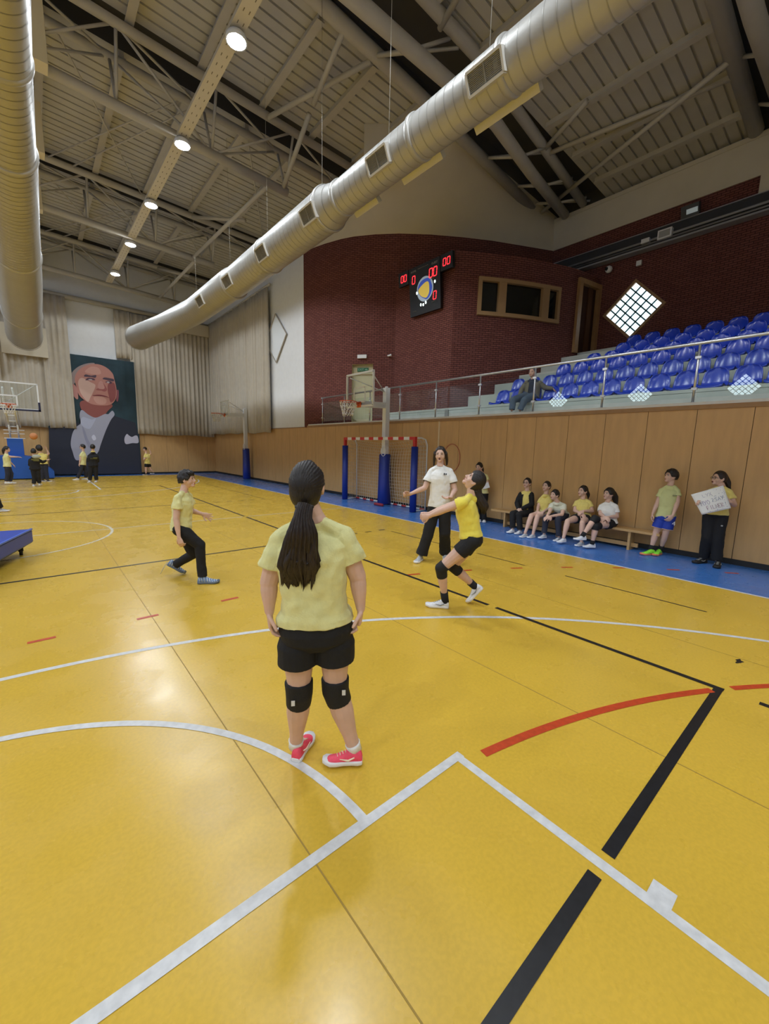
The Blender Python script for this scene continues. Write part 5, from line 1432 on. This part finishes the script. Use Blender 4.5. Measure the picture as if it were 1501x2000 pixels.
for s, pts in ((-1, [(849,884,-.03),(847.5,898,.02),(847,908,.03)]), (1, [(870,884,-.03),(872,898,.02),(872,907,.02)])):
    strands(p, [p.P(*q) for q in pts], [(.022,.045),(.020,.035),(.012,.02)], M_hairb, 'side_hair', n=24, lobes=5)
shirt(p, M_whitec, hem=.02, grow=1.02, sleeve=.60, disp=.010, sl_r=1.5)
for s in ('l','r'):
    J = p.J; a = J['s'+s]; dr = J['e'+s]-a; bm = NB(); c0 = a+dr*.60; tube(bm, [c0, c0+dr*.03], .0665, 22); obj('sleeve_trim', bm, M_navy, p.root, True)
q = p.P(869,926,-.13); bm = NB(); beam(bm, q-p.r*.022, q-p.r*.004, .012, .03, up=p.u); beam(bm, q+p.r*.004, q+p.r*.022, .012, .022, up=p.u); obj('chest_emblem', bm, M_navy, p.root)
trousers(p, M_black, r=((.088,.086,.082,.080),(.080,.080,.082,.088)), stop=.98)
shoe(p, a1+p.a*.07, -p.a*1.0-p.r*.35, L=.25, m=M_gray); shoe(p, a2+p.a*.07, -p.a*1.0+p.r*.1, L=.25, m=M_gray)

# ---------------------------------------------------------------- 4 girl playing the ball
B = on_z(880, 1190)
p = Person((B.x, B.y), 'girl in bright yellow T-shirt and black shorts, knees bent and arms stretched low, looking up', .97, 1.02, .0048)
p.joints(hc=(926,940,0), nk=(920,964,0), sl=(906,978,-.14), sr=(910,974,.16), el=(868,995,-.13), er=(872,990,.15), wl=(838,1008,-.05), wr=(836,1004,.06),
         hl=(921,1058,-.09), hr=(921,1056,.09), kl=(861,1110,-.09), kr=(884,1106,.10))
hs = on_z(875, 1188); p.J['al'] = hs-p.r*.04+Vector((0,0,.095)); tb = on_z(914, 1178); p.J['ar'] = tb+p.r*.075+Vector((0,0,.19))
body(p, f=(-.70,.72,-.10), up=(.7,.7,0), hk=1.0, hands={'l': dict(d=(-1,-.25,.05), pn=(0,-.1,1), side=1, curl=.9, fist=True), 'r': dict(d=(-1,-.25,-.05), pn=(0,-.1,-1), side=-1, curl=.9, fist=True)})
face_parts(p, .2); hair_cap(p, M_hair, front=.45, low=-.8, puff=1.03, pull=36, res=(160,70))
M_yb = mat('bright_yellow_cotton', (.80,.68,.09), .9, bump=.25, bscale=120, var=.05, vscale=25, sheen=.2)
shirt(p, M_yb, hem=.09, grow=1.0, sleeve=.38, disp=.010, sl_r=1.42, depth=1.05)
shorts(p, M_black, length=.40, grow=1.02, top=.16, loose=1.02)
for s in 'lr': kneepad(p, s, up=.14, dn=.26, r=.064); sock(p, s, M_black, .26, .042)
strands(p, [p.P(930,952,0), p.P(933,964,.0), p.P(938,978,.0), p.P(944,990,.0), p.P(943,1000,.0)], [(.05,.05),(.038,.038),(.050,.045),(.048,.04),(.018,.016)], M_hairb, n=48, lobes=11)
bm = NB(); q = p.P(930.5,959,0); tube(bm, [q+p.r*(.036*math.cos(t))+p.a*(.036*math.sin(t)) for t in [2*math.pi*i/16 for i in range(16)]], .009, 8, closed=True); obj('hair_tie', bm, M_blk, p.root, True)
M_dk = mat('shoe_mark_grey', (.25,.27,.30), .5)
shoe(p, hs+Vector((0,0,.002)), -p.r*1.0+p.a*.02, L=.25, trim=M_dk)
td = (-p.r*.56-Vector((0,0,.70))+p.a*.05).normalized(); shoe(p, tb-td*.24+Vector((0,0,.004)), td, up=(-p.r*.75+Vector((0,0,.6))), L=.245, trim=M_dk)

# ---------------------------------------------------------------- 5 girl standing by the wall behind
B = on_z(938, 1018)
p = Person((min(B.x, 8.1), B.y), 'girl in pale yellow T-shirt leaning at the wall, one hand at her mouth', 1.0, 1.0, .009)
p.joints(hc=(935.5,912.5,0), nk=(939,923,0), sl=(932,929,-.03), sr=(949,929,.03), el=(929,945,-.12), er=(951.5,944,-.05), wl=(932,919,-.16), wr=(944,949,-.15),
         hl=(935,963,0), hr=(946,964,0), kl=(934,990,-.02), kr=(944,991,-.02), al=(936,1014,0), ar=(945,1016,0))
body(p, f=(-.55,-.15,-1), hands={'l': dict(d=(.1,.4,.8), pn=(.3,0,1), side=1, curl=.8), 'r': dict(d=(-1,0,-.3), pn=(0,-1,0), side=-1, curl=.5)})
face_parts(p, .2); hair_cap(p, M_hair, front=.55, low=-.5)
strands(p, [p.P(938,910,.09), p.P(941,917,.10), p.P(942,923,.09)], [(.04,.035),(.04,.03),(.02,.015)], M_hairb, n=20, lobes=5)
shirt(p, M_yelp, hem=.02, sleeve=.55, disp=.008); trousers(p, M_black)
for q in (p.J['al'], p.J['ar']): shoe(p, Vector((q.x, q.y, .002))+p.a*.05, -p.a, L=.23, m=M_shoew)
q = p.P(946,949,-.16); bm = NB(); beam(bm, q-p.r*.05-p.u*.02, q+p.r*.10+p.u*.03, .004, .13, up=p.u)
tag(obj('paper_sheet', bm, mat('paper', (.78,.80,.82), .8)), 'folded white paper held by the girl at the wall behind the player', 'paper')

# ---------------------------------------------------------------- bench sitters
def sitter(base, label, scale, J, f, top, pants, skin=None, mouth=.2, hair=M_hair, w=1.0, hands=None, shoes=None, toe=(-.55,0,-.8), hair_kw=None):
    p = Person(base, label, scale, w, .0065, skin)
    p.joints(**J)
    body(p, f=f, hands=hands); face_parts(p, mouth); hair_cap(p, hair, **(hair_kw or dict(front=.55, low=-.5)))
    top(p); pants(p)
    for s, m_ in zip('lr', shoes or (M_shoew, M_shoew)):
        if m_ is None: continue
        a = p.J['a'+s]; t = p.V(toe).normalized()
        shoe(p, Vector((a.x, a.y, max(.002, a.z-.088)))-t*.055, t, L=.225*scale, m=m_)
    return p
BX_ = 7.85
def bp(px, py): q = on_x(px, py, 8.05); return (q.x, q.y)
HC = {'l': dict(d=(.7,-.4,-.5), pn=(0,-.5,.6), side=-1, curl=.5), 'r': dict(d=(-.7,-.4,-.5), pn=(0,-.5,.6), side=1, curl=.5)}
p = sitter(bp(1027,1000), 'girl with glasses in open black cardigan over yellow shirt, leftmost on the bench', .98,
    dict(hc=(1029,943.5,0), nk=(1029,957,0), sl=(1017,964,.02), sr=(1037,964,-.02), el=(1009,982,-.03), er=(1038,985,-.10), wl=(1012,994,-.22), wr=(1017,994,-.24),
         hl=(1022,1001,0), hr=(1032,1002,-.02), kl=(1001,1003,-.36), kr=(1013,1005,-.42), al=(1000,1032,-.42), ar=(1015,1035,-.46)), (-.45,.08,-.85),
    lambda p: (shirt(p, M_yel, hem=.0, sleeve=.3, disp=.006)), lambda p: trousers(p, M_black, r=((.088,.084,.076,.068),(.068,.064,.060,.062))), hands=HC, shoes=(M_shoew, M_shoew), hair_kw=dict(front=.62, low=-.6))
glasses(p)
# open cardigan: two fronts, back and long sleeves
J, k, w = p.J, p.k, p.w; bm = NB()
for R in (torso_rings(p, [(t, a*k*1.12, b*k*1.12) for t, a, b in [(-.10,.150,.118),(.2,.142,.112),(.5,.142,.112),(.8,.152,.110),(.95,.140,.088),(1.02,.09,.07)]], 28),):
    rings_loft(bm, R)
for s in 'lr':
    b2 = NB(); tube(b2, seg_pts(J['s'+s], J['e'+s], 4), [.056,.060,.058,.054], 14); tube(b2, seg_pts(J['e'+s], J['w'+s], 4), [.054,.050,.044,.038], 14); ball(b2, J['s'+s], .054, n=14, m=10); ball(b2, J['e'+s], .054, n=14, m=10)
    p.ob('sleeve', b2, M_black, .009, 2, .005)
me = remesh(bm, .009, 2, .006)
# open the front with a vertical cut
hm, sm = torso_axis(p); up_ = (sm-hm).normalized(); sd = torso_side(p, .5); fr = up_.cross(sd).normalized(); fr = fr if fr.dot(-p.a) > 0 else -fr
bm = NB(); bm.from_mesh(me); dele = [v for v in bm.verts if (v.co-hm).dot(fr) > .03 and abs((v.co-hm).dot(sd)) < .05+.02*math.sin((v.co-hm).dot(up_)*8) and (v.co-hm).dot(up_) > -.0]
bmesh.ops.delete(bm, geom=dele, context='VERTS')
o = obj('cardigan', bm, M_black, p.root, True); md = o.modifiers.new('s', 'SOLIDIFY'); md.thickness = .008
sitter(bp(1066,1002), 'girl in yellow T-shirt with bare legs, second from the left on the bench', .95,
    dict(hc=(1067,950,0), nk=(1066,963,0), sl=(1055,974,.02), sr=(1073,974,-.02), el=(1051,990,-.06), er=(1073,992,-.10), wl=(1049,999,-.28), wr=(1060,1000,-.30),
         hl=(1060,1002,0), hr=(1069,1003,-.02), kl=(1037,1007,-.38), kr=(1049,1009,-.42), al=(1025,1041,-.55), ar=(1040,1044,-.52)), (-.55,.12,-.8),
    lambda p: shirt(p, M_yel, hem=.0, sleeve=.55, disp=.008), lambda p: shorts(p, M_yelp, length=.42), hands=HC, shoes=(M_gray, M_gray), hair=M_hairb, hair_kw=dict(front=.6, low=-.6))
sitter(bp(1094,1005), 'child in white T-shirt and dark trousers leaning forward with clasped hands on the bench', .93,
    dict(hc=(1083,966.5,-.22), nk=(1087,979,-.18), sl=(1077,985,-.12), sr=(1101,986,-.14), el=(1073,1000,-.30), er=(1097,1005,-.34), wl=(1068,1007,-.46), wr=(1071,1009,-.48),
         hl=(1092,1006,0), hr=(1104,1007,-.02), kl=(1066,1011,-.38), kr=(1089,1014,-.42), al=(1062,1042,-.42), ar=(1091,1048,-.46)), (-.65,.05,-.75),
    lambda p: shirt(p, mat('ivory_cotton', (.72,.74,.62), .9), hem=.0, sleeve=.6, disp=.008), lambda p: trousers(p, M_navy, r=((.086,.082,.074,.066),(.066,.062,.058,.060))), hands=HC, shoes=(M_gray, M_gray), hair_kw=dict(front=.5, low=-.45, mess=.06))
p = sitter(bp(1136,1009), 'girl in yellow T-shirt and black shorts holding her forearms, fourth on the bench', .98,
    dict(hc=(1138,959.5,0), nk=(1138,973,0), sl=(1126,980,.02), sr=(1150,980,-.02), el=(1122,997,-.05), er=(1156,998,-.05), wl=(1133,1003,-.22), wr=(1139,998,-.22),
         hl=(1131,1011,0), hr=(1144,1012,-.02), kl=(1108,1018,-.40), kr=(1137,1021,-.45), al=(1100,1050,-.50), ar=(1135,1058,-.50)), (-.65,.10,-.72),
    lambda p: shirt(p, M_yel, hem=.0, sleeve=.55, disp=.008), lambda p: shorts(p, M_black, length=.42), hands=HC, shoes=(M_shoew, M_gray), hair_kw=dict(front=.55, low=-.5))
strands(p, [p.P(1145,958,.07), p.P(1148,966,.08), p.P(1148,972,.07)], [(.03,.03),(.03,.025),(.012,.01)], M_hair, n=20, lobes=5)
p = sitter(bp(1186,1016), 'girl in white T-shirt with black knee pads, rightmost on the bench, one leg stretched out', 1.0,
    dict(hc=(1188.5,965,0), nk=(1187,979,0), sl=(1174,988,.02), sr=(1202,988,-.02), el=(1172,1004,-.06), er=(1204,1009,-.06), wl=(1180,1009,-.24), wr=(1185,1010,-.24),
         hl=(1181,1021,0), hr=(1195,1022,-.02), kl=(1161,1013,-.42), kr=(1163,1028,-.45), al=(1138,1045,-.58), ar=(1156,1060,-.48)), (-.70,.12,-.70),
    lambda p: shirt(p, M_whitec, hem=.0, sleeve=.6, disp=.008), lambda p: shorts(p, M_black, length=.40), hands=HC, shoes=(M_shoew, M_shoew), hair_kw=dict(front=.5, low=-.5, puff=1.05), toe=(-.75,0,-.5))
for s in 'lr': kneepad(p, s, up=.20, dn=.22, r=.068); sock(p, s, M_black, .14, .040)
strands(p, [p.P(1196,962,.07), p.P(1200,972,.10), p.P(1203,984,.10)], [(.05,.05),(.055,.04),(.025,.02)], M_hair, n=30, lobes=8)

# ---------------------------------------------------------------- boy in blue shorts by the wall
B = on_z(1281, 1086)
p = Person((B.x+.12, B.y+.02), 'boy in pale yellow T-shirt, blue shorts and neon green shoes standing at the wall', 1.0, .95, .006)
p.joints(hc=(1310,930,0), nk=(1309,946,0), sl=(1292,957,.0), sr=(1322,957,0), el=(1283,983,-.03), er=(1323,980,-.05), wl=(1274,1003,-.06), wr=(1313,1007,-.18),
         hl=(1291,1010,0), hr=(1307,1011,0), kl=(1281,1038,-.02), kr=(1299,1042,-.02))
a1, a2 = on_z(1269, 1084), on_z(1288, 1084)
p.J['al'] = a1+p.a*.06+Vector((0,0,.095)); p.J['ar'] = a2+p.a*.06+Vector((0,0,.095))
body(p, f=(-.75,.10,-.62), hands={'l': dict(d=(-.1,-1,-.1), pn=(1,0,0), side=1, curl=.4), 'r': dict(d=(-.5,-.8,-.3), pn=(-.4,0,.8), side=-1, curl=.5)})
face_parts(p, .2); hair_cap(p, M_hair, front=.50, low=-.45, puff=1.08, mess=.08)
shirt(p, mat('lime_yellow_cotton', (.60,.63,.30), .9, bump=.2, bscale=120), hem=.0, sleeve=.5, disp=.010, sl_r=1.45)
shorts(p, mat('royal_blue_cloth', (.015,.05,.42), .7), length=.72, loose=1.15, top=.1)
for s in 'lr':
    bm = NB(); a, b = p.J['h'+s], p.J['k'+s]; tube(bm, [a.lerp(b,.71), a.lerp(b,.74)], .096, 22); obj('hem_band', bm, mat('peach_band', (.75,.50,.32), .7), p.root, True)
    sock(p, s, M_black, .22, .038)
q = p.P(1315,1023,-.12)
put_text('shorts_number', '4', .10, q, -p.r*-1, p.u, mat('label_white', (0,0,0)), p.root)
M_neon = mat('neon_shoe', (.30,.85,.06), .5, var=.15, vscale=60)
shoe(p, a1+p.a*.07+p.r*.05, -p.a*.75-p.r*.8, L=.26, m=M_neon, sole=mat('coral_sole', (.80,.25,.12), .5), trim=mat('neon_trim', (.15,.5,.05), .5)); shoe(p, a2+p.a*.08, -p.a*.95-p.r*.35, L=.26, m=M_neon, sole=mat('coral_sole', (0,0,0)), trim=mat('neon_trim', (0,0,0)))
q = p.P(1317,968,-.13); bm = NB(); beam(bm, q-p.r*.03, q+p.r*.03, .006, .02, up=p.u); obj('chest_print', bm, mat('dim_print', (.25,.27,.12), .8), p.root)

# ---------------------------------------------------------------- girl with the poster
B = on_z(1383, 1104)
p = Person((B.x+.05, B.y), 'girl with glasses in yellow T-shirt and black trousers shouting and holding a paper poster', 1.0, 1.02, .006)
p.joints(hc=(1404,934.5,0), nk=(1408,949,0), sl=(1388,958,.0), sr=(1424,960,0), el=(1371,982,-.08), er=(1433,986,-.05), wl=(1362,984,-.24), wr=(1425,980,-.22),
         hl=(1386,1003,0), hr=(1408,1005,0), kl=(1381,1049,-.02), kr=(1401,1050,-.02))
a1, a2 = on_z(1372, 1100), on_z(1397, 1106)
p.J['al'] = a1+p.a*.06+Vector((0,0,.095)); p.J['ar'] = a2+p.a*.06+Vector((0,0,.095))
body(p, f=(-.78,.05,-.60), hands={'l': dict(d=(-.2,.3,-.9), pn=(.6,0,-.6), side=1, curl=.6), 'r': dict(d=(-.8,.15,-.5), pn=(-.2,0,.9), side=-1, curl=.55)})
face_parts(p, 1.0); glasses(p); hair_cap(p, M_hairb, front=.60, low=-.5)
strands(p, [p.P(1413,930,.08), p.P(1420,943,.10), p.P(1423,954,.09)], [(.045,.04),(.04,.035),(.018,.015)], M_hairb, n=26, lobes=7)
shirt(p, M_yel, hem=.0, sleeve=.55, disp=.008, sl_r=1.4)
trousers(p, M_black, r=((.092,.090,.084,.080),(.080,.078,.074,.072)), stop=1.0)
q = p.P(1409,1027,-.11); bm = NB(); beam(bm, q-p.r*.012, q+p.r*.012, .006, .02, up=p.u); obj('trouser_emblem', bm, mat('dim_white', (.35,.35,.35), .7), p.root)
for a_, m_ in ((a1, -.8), (a2, -.1)):
    shoe(p, a_+p.a*.07+p.r*.03, -p.a*1.0+p.r*m_, L=.25, m=M_blk, sole=M_blk, trim=mat('shoe_buckle', (.45,.45,.42), .4))
# poster, slightly bowed sheet
C4 = [p.P(1348.5,966,-.33), p.P(1412,948,-.27), p.P(1427,992.5,-.27), p.P(1370,1005.5,-.33)]
bm = NB(); n = 12; rows = []
nrm = (C4[1]-C4[0]).cross(C4[3]-C4[0]).normalized(); nrm = nrm if nrm.dot(-p.a) > 0 else -nrm
def pp(u, v, off=0): return C4[0].lerp(C4[1], u).lerp(C4[3].lerp(C4[2], u), v)+nrm*(.03*math.sin(math.pi*u)*math.sin(math.pi*v*.9)+off)
for j in range(n+1): rows.append([bm.verts.new(pp(i/n, j/n)) for i in range(n+1)])
for A, B_ in zip(rows, rows[1:]):
    for i in range(n): bm.faces.new((A[i], A[i+1], B_[i+1], B_[i])).smooth = True
po = obj('poster', bm, mat('paper', (0,0,0))); md = po.modifiers.new('s', 'SOLIDIFY'); md.thickness = .001; md.offset = -1
tag(po, 'white hand-lettered paper poster held by the shouting girl', 'poster')
def stroke(pts, m, w_=.0035):
    bm = NB(); tube(bm, [pp(u, v, .003) for u, v in pts], w_, 5); return bm
STR = {'T':[((0,0),(1,0)),((.5,0),(.5,1))],'U':[((0,0),(0,.9),(.5,1),(1,.9),(1,0))],'S':[((1,.1),(.4,0),(0,.25),(.9,.65),(.8,.95),(0,1))],'A':[((0,1),(.5,0),(1,1)),((.2,.6),(.8,.6))],
 'Y':[((0,0),(.5,.5)),((1,0),(.3,1))],'F':[((0,0),(0,1)),((0,0),(.9,0)),((0,.5),(.7,.5))],'I':[((.5,0),(.5,1))],'L':[((0,0),(0,1),(.8,1))],'N':[((0,1),(0,0),(1,1),(1,0))],'E':[((1,0),(0,0),(0,1),(1,1)),((0,.5),(.7,.5))],
 'R':[((0,1),(0,0),(.8,.1),(.8,.4),(0,.5),(1,1))],'M':[((0,1),(0,0),(.5,.6),(1,0),(1,1))],'O':[((.5,0),(0,.3),(0,.8),(.5,1),(1,.7),(1,.3),(.5,0))],'2':[((0,.2),(.5,0),(1,.3),(0,1),(1,1))],'X':[((0,0),(1,1)),((1,0),(0,1))],'!':[((.5,0),(.5,.6)),((.5,.85),(.5,1))],' ':[]}
M_ink1 = mat('violet_ink', (.42,.36,.58), .7); M_ink2 = mat('blue_ink', (.22,.27,.45), .7); M_ink3 = mat('red_ink', (.45,.27,.38), .7)
def word(t, u0, v0, h, w_, m, slope=0.0, name='lettering'):
    bm = NB(); x = u0
    for i, ch in enumerate(t):
        for st in STR[ch]: tube(bm, [pp(x+a*w_*.75, v0+b*h+slope*(x-u0), .003) for a, b in st], .0028, 5)
        x += w_
    obj(name, bm, m, po)
word('LYX', .30, .14, .13, .10, mat('faint_ink', (.55,.54,.68), .8), -.05); word('MYO', .14, .42, .20, .10, M_ink1); word('2', .50, .40, .14, .08, M_ink2); word('SAY', .60, .40, .15, .10, M_ink2, .0)
word('FILNER', .26, .68, .17, .095, M_ink3); word('!', .86, .68, .13, .06, M_ink2)
bm = NB(); rnd = random.Random(5)
for i in range(26):
    u, v = rnd.choice(((rnd.uniform(.5,.97), rnd.uniform(.05,.35)), (rnd.uniform(.1,.95), rnd.uniform(.88,.96)), (rnd.uniform(.85,.97), rnd.uniform(.3,.9))))
    ball(bm, pp(u, v, .002), .004, n=6, m=4)
obj('ink_dots', bm, M_ink2, po)

# ---------------------------------------------------------------- man in the gallery
q = on_x(1036, 776, 9.98)
p = Person((q.x, q.y, 2.56), 'man in khaki jacket and jeans seated on the front gallery row with one arm out', 1.12, 1.08, .010, M_skin)
p.joints(hc=(1039.5,728,.0), nk=(1040,740,.0), sl=(1028,746.5,0), sr=(1053,746.5,0), el=(1018,761,-.05), er=(1063,757,.0), wl=(1014,773,-.22), wr=(1079,759,-.05),
         hl=(1031,772,0), hr=(1043,773,0), kl=(1002,781,-.42), kr=(1024,781,-.45), al=(999,801,-.45), ar=(1015,801,-.42))
body(p, f=(-.5,.0,-.9), hands={'l': dict(d=(.2,-1,-.2), pn=(1,0,0), side=1, curl=.4), 'r': dict(d=(.7,-.6,0), pn=(0,-1,0), side=-1, curl=.4)})
face_parts(p, .2); hair_cap(p, mat('grey_hair', (.10,.09,.09), .7), front=.70, low=-.2)
shirt(p, M_navy, hem=.0, grow=1.0, sleeve=.3, disp=.005, name='sweater')
J, k, w = p.J, p.k, p.w; bm = NB()
rings_loft(bm, torso_rings(p, [(t, a*k*1.18, b*k*1.15) for t, a, b in [(-.12,.160,.118),(.2,.150,.115),(.5,.150,.115),(.8,.160,.112),(.95,.145,.090),(1.04,.09,.07)]], 28))
for s in 'lr':
    b2 = NB(); tube(b2, seg_pts(J['s'+s], J['e'+s], 4), [.066,.070,.068,.064], 14); tube(b2, seg_pts(J['e'+s], J['w'+s], 4), [.064,.058,.052,.046], 14); ball(b2, J['s'+s], .064, n=14, m=10); ball(b2, J['e'+s], .064, n=14, m=10)
    p.ob('sleeve', b2, mat('khaki_cloth', (.15,.125,.085), .85, bump=.2), .010, 2, .006)
me = remesh(bm, .010, 2, .008); hm, sm = torso_axis(p); up_ = (sm-hm).normalized(); sd = torso_side(p, .5); fr = up_.cross(sd).normalized(); fr = fr if fr.dot(-p.a) > 0 else -fr
bm = NB(); bm.from_mesh(me); dele = [v for v in bm.verts if (v.co-hm).dot(fr) > .03 and -.09 < (v.co-hm).dot(sd) < .06 and (v.co-hm).dot(up_) > .02]
bmesh.ops.delete(bm, geom=dele, context='VERTS')
o = obj('jacket', bm, mat('khaki_cloth', (.15,.125,.085), .85, bump=.2), p.root, True); md = o.modifiers.new('s', 'SOLIDIFY'); md.thickness = .01
trousers(p, mat('jeans_cloth', (.075,.10,.14), .85, bump=.2, bscale=90), r=((.090,.086,.078,.070),(.070,.066,.062,.062)))
for s in 'lr':
    a = p.J['a'+s]; t = p.V((-.5,0,-.85)).normalized(); shoe(p, Vector((a.x, a.y, 2.565))-t*.055, t, L=.27, m=M_blk, sole=M_blk, laces=False)

# ---------------------------------------------------------------- far children
def child(ground, label, scale, J, f, top, bottom, hands=True, skin=None, hair=M_hair, shoe_m=M_shoew, toe=(1,0,0), sleeves=.5, long=False, short=False, puff=1.05, face=True):
    B = on_z(*ground); p = Person((B.x, B.y), label, scale, 1.0, .012, skin)
    p.joints(**J)
    H = {'l': dict(pn=(0,-1,0), side=1, curl=.35), 'r': dict(pn=(0,-1,0), side=-1, curl=.35)}
    for s in 'lr':
        p.J['a'+s].z = max(p.J['a'+s].z, .09)
    body(p, f=f, hands=H)
    if face: face_parts(p, .2)
    hair_cap(p, hair, front=.5, low=-.5, puff=puff)
    shirt(p, top, hem=.0, sleeve=sleeves, disp=.010, long=long, grow=1.12 if long else 1.04, name='hoodie' if long else 'shirt')
    if short: shorts(p, bottom, length=.6)
    else: trousers(p, bottom, r=((.090,.086,.078,.072),(.072,.070,.066,.068)))
    for s in 'lr':
        a = p.J['a'+s]; t = p.V(toe).normalized(); shoe(p, Vector((a.x, a.y, max(a.z-.088,.002)))-t*.055, t, L=.235, m=shoe_m, laces=False)
    return p
M_whs = M_shoew
p = child((17,946), 'girl in pale yellow T-shirt holding one arm out, by the left hoop', .98,
    dict(hc=(13,877.5,0), nk=(11.5,885,0), sl=(11,889,-.10), sr=(13.5,889,.10), el=(22,892,-.12), er=(18,901,.12), wl=(34,892.5,-.12), wr=(25,907,.12), hl=(14,912,-.07), hr=(15,912,.07), kl=(15,927,-.07), kr=(22,925,.07), al=(12.5,940,-.07), ar=(20,940,.07)),
    (1,0,-.3), M_yelp, M_navy)
strands(p, [p.P(8,876,0), p.P(6.5,880,.0), p.P(6.5,886,.0)], [(.05,.05),(.05,.05),(.02,.02)], M_hair, n=18, lobes=5)
child((70,950), 'child in black hoodie with yellow print seen from behind, near the left hoop', .97,
    dict(hc=(65.5,882,0), nk=(66,890,0), sl=(59,897,0), sr=(75,897,0), el=(58,908,.10), er=(83,903,.05), wl=(62,912,.3), wr=(91,899,.10), hl=(65,917,0), hr=(73,917,0), kl=(67,932,0), kr=(75,932,0), al=(66,945,0), ar=(77,943,.05)),
    (.2,.1,1), M_black, M_black, long=True, toe=(.3,0,1), shoe_m=M_gray, face=False)
B_ = [o for o in COL.objects if o.name.startswith('person') and 'black hoodie with' in o.get('label', '')][0]
p = Person((B_.location.x, B_.location.y), 'x', 1); bpy.data.objects.remove(p.root); p.root = B_
bm = NB(); q = p.P(68.5,897.5,-.15); beam(bm, q-p.r*.11, q+p.r*.11, .02, .05, up=p.u); q2 = p.P(69,900,-.15); beam(bm, q2-p.r*.06, q2+p.r*.11, .02, .03, up=p.u); obj('back_print', bm, mat('olive_print', (.14,.13,.03), .8), p.root)
bm = NB(); q = p.P(71,892,-.06); ball(bm, q, (.13,.09,.08)); obj('hood', bm, mat('grey_green_hood', (.40,.42,.34), .9), p.root, True)
p = child((88,941), 'curly haired child in yellow T-shirt with raised forearms behind the black hoodie', 1.05,
    dict(hc=(76,876,0), nk=(78.5,884,0), sl=(75,889,0), sr=(89,889,0), el=(74,899,.1), er=(95,886,.0), wl=(80,905,.2), wr=(91,877,-.05), hl=(79,906,0), hr=(88,906,0), kl=(83,922,0), kr=(90,922,0), al=(83,936,.05), ar=(93,937,0)),
    (-.4,.1,.9), M_yel, M_navy, toe=(.5,0,-.5), shoe_m=M_blk, puff=1.28, face=False)
p = child((158,937), 'child with glasses in pale yellow T-shirt striding left in front of the portrait banner', 1.03,
    dict(hc=(161,873,0), nk=(162,881,0), sl=(159,886,-.1), sr=(165,886,.1), el=(157,896,-.12), er=(165,897,.12), wl=(155,905,-.15), wr=(166,905,.05), hl=(160,908,-.07), hr=(162,908,.07), kl=(157,922,-.07), kr=(168,921,.07), al=(151,934,-.1), ar=(168,935,.08)),
    (-1,.1,-.1), M_yelp, M_navy, toe=(-1,0,0)); glasses(p)
p = child((182,942), 'child in long black jacket seen from behind in front of the portrait banner', 1.05,
    dict(hc=(181,873.5,0), nk=(181.5,882,0), sl=(174.5,889,0), sr=(189,889,0), el=(172,901,.08), er=(191,901,.08), wl=(178,903,.25), wr=(187,902,.25), hl=(178,910,0), hr=(186,910,0), kl=(176.5,926,0), kr=(187,926,0), al=(175.5,939,0), ar=(188.5,939,0)),
    (.2,.05,1), M_black, M_black, long=True, toe=(-.4,0,-.9), face=False)
bm = NB(); q = p.P(187,894,-.15); beam(bm, q-p.r*.09, q+p.r*.06, .02, .025, up=p.u); q = p.P(183,896,-.15); beam(bm, q-p.r*.12, q+p.r*.12, .02, .02, up=p.u); obj('back_print', bm, mat('olive_print', (0,0,0)), p.root)
bm = NB(); ball(bm, p.J['nk']+p.u*.0, (.085,.07,.035)); obj('collar', bm, M_yel, p.root, True)
child((288,928), 'boy in yellow T-shirt and black shorts with one arm raised at the far wall', 1.0,
    dict(hc=(283,877.5,0), nk=(285,885,0), sl=(283,889,-.08), sr=(291,889,.08), el=(281,898,-.15), er=(295,886,0), wl=(285,895,-.3), wr=(291.5,877.5,-.05), hl=(286,906,-.05), hr=(290,906,.05), kl=(285,916,-.05), kr=(293.5,916,.05), al=(285,924.5,-.05), ar=(299,922,.1)),
    (-.7,-.2,-.7), M_yel, M_black, short=True, toe=(-.8,0,-.5), shoe_m=M_blk)
child((-6,1001), 'person mostly outside the left edge of the picture, only a grey shoe showing', 1.0,
    dict(hc=(-24,890,0), nk=(-24,902,0), sl=(-34,911,0), sr=(-14,911,0), el=(-37,933,0), er=(-14,933,0), wl=(-38,950,0), wr=(-15,950,0), hl=(-29,950,0), hr=(-19,950,0), kl=(-28,974,0), kr=(-9,972,0), al=(-28,994,0), ar=(0,992,.05)),
    (1,0,0), M_yel, M_black, toe=(1,0,-.3), shoe_m=M_gray)

bpy.data.scenes.remove(_WS)
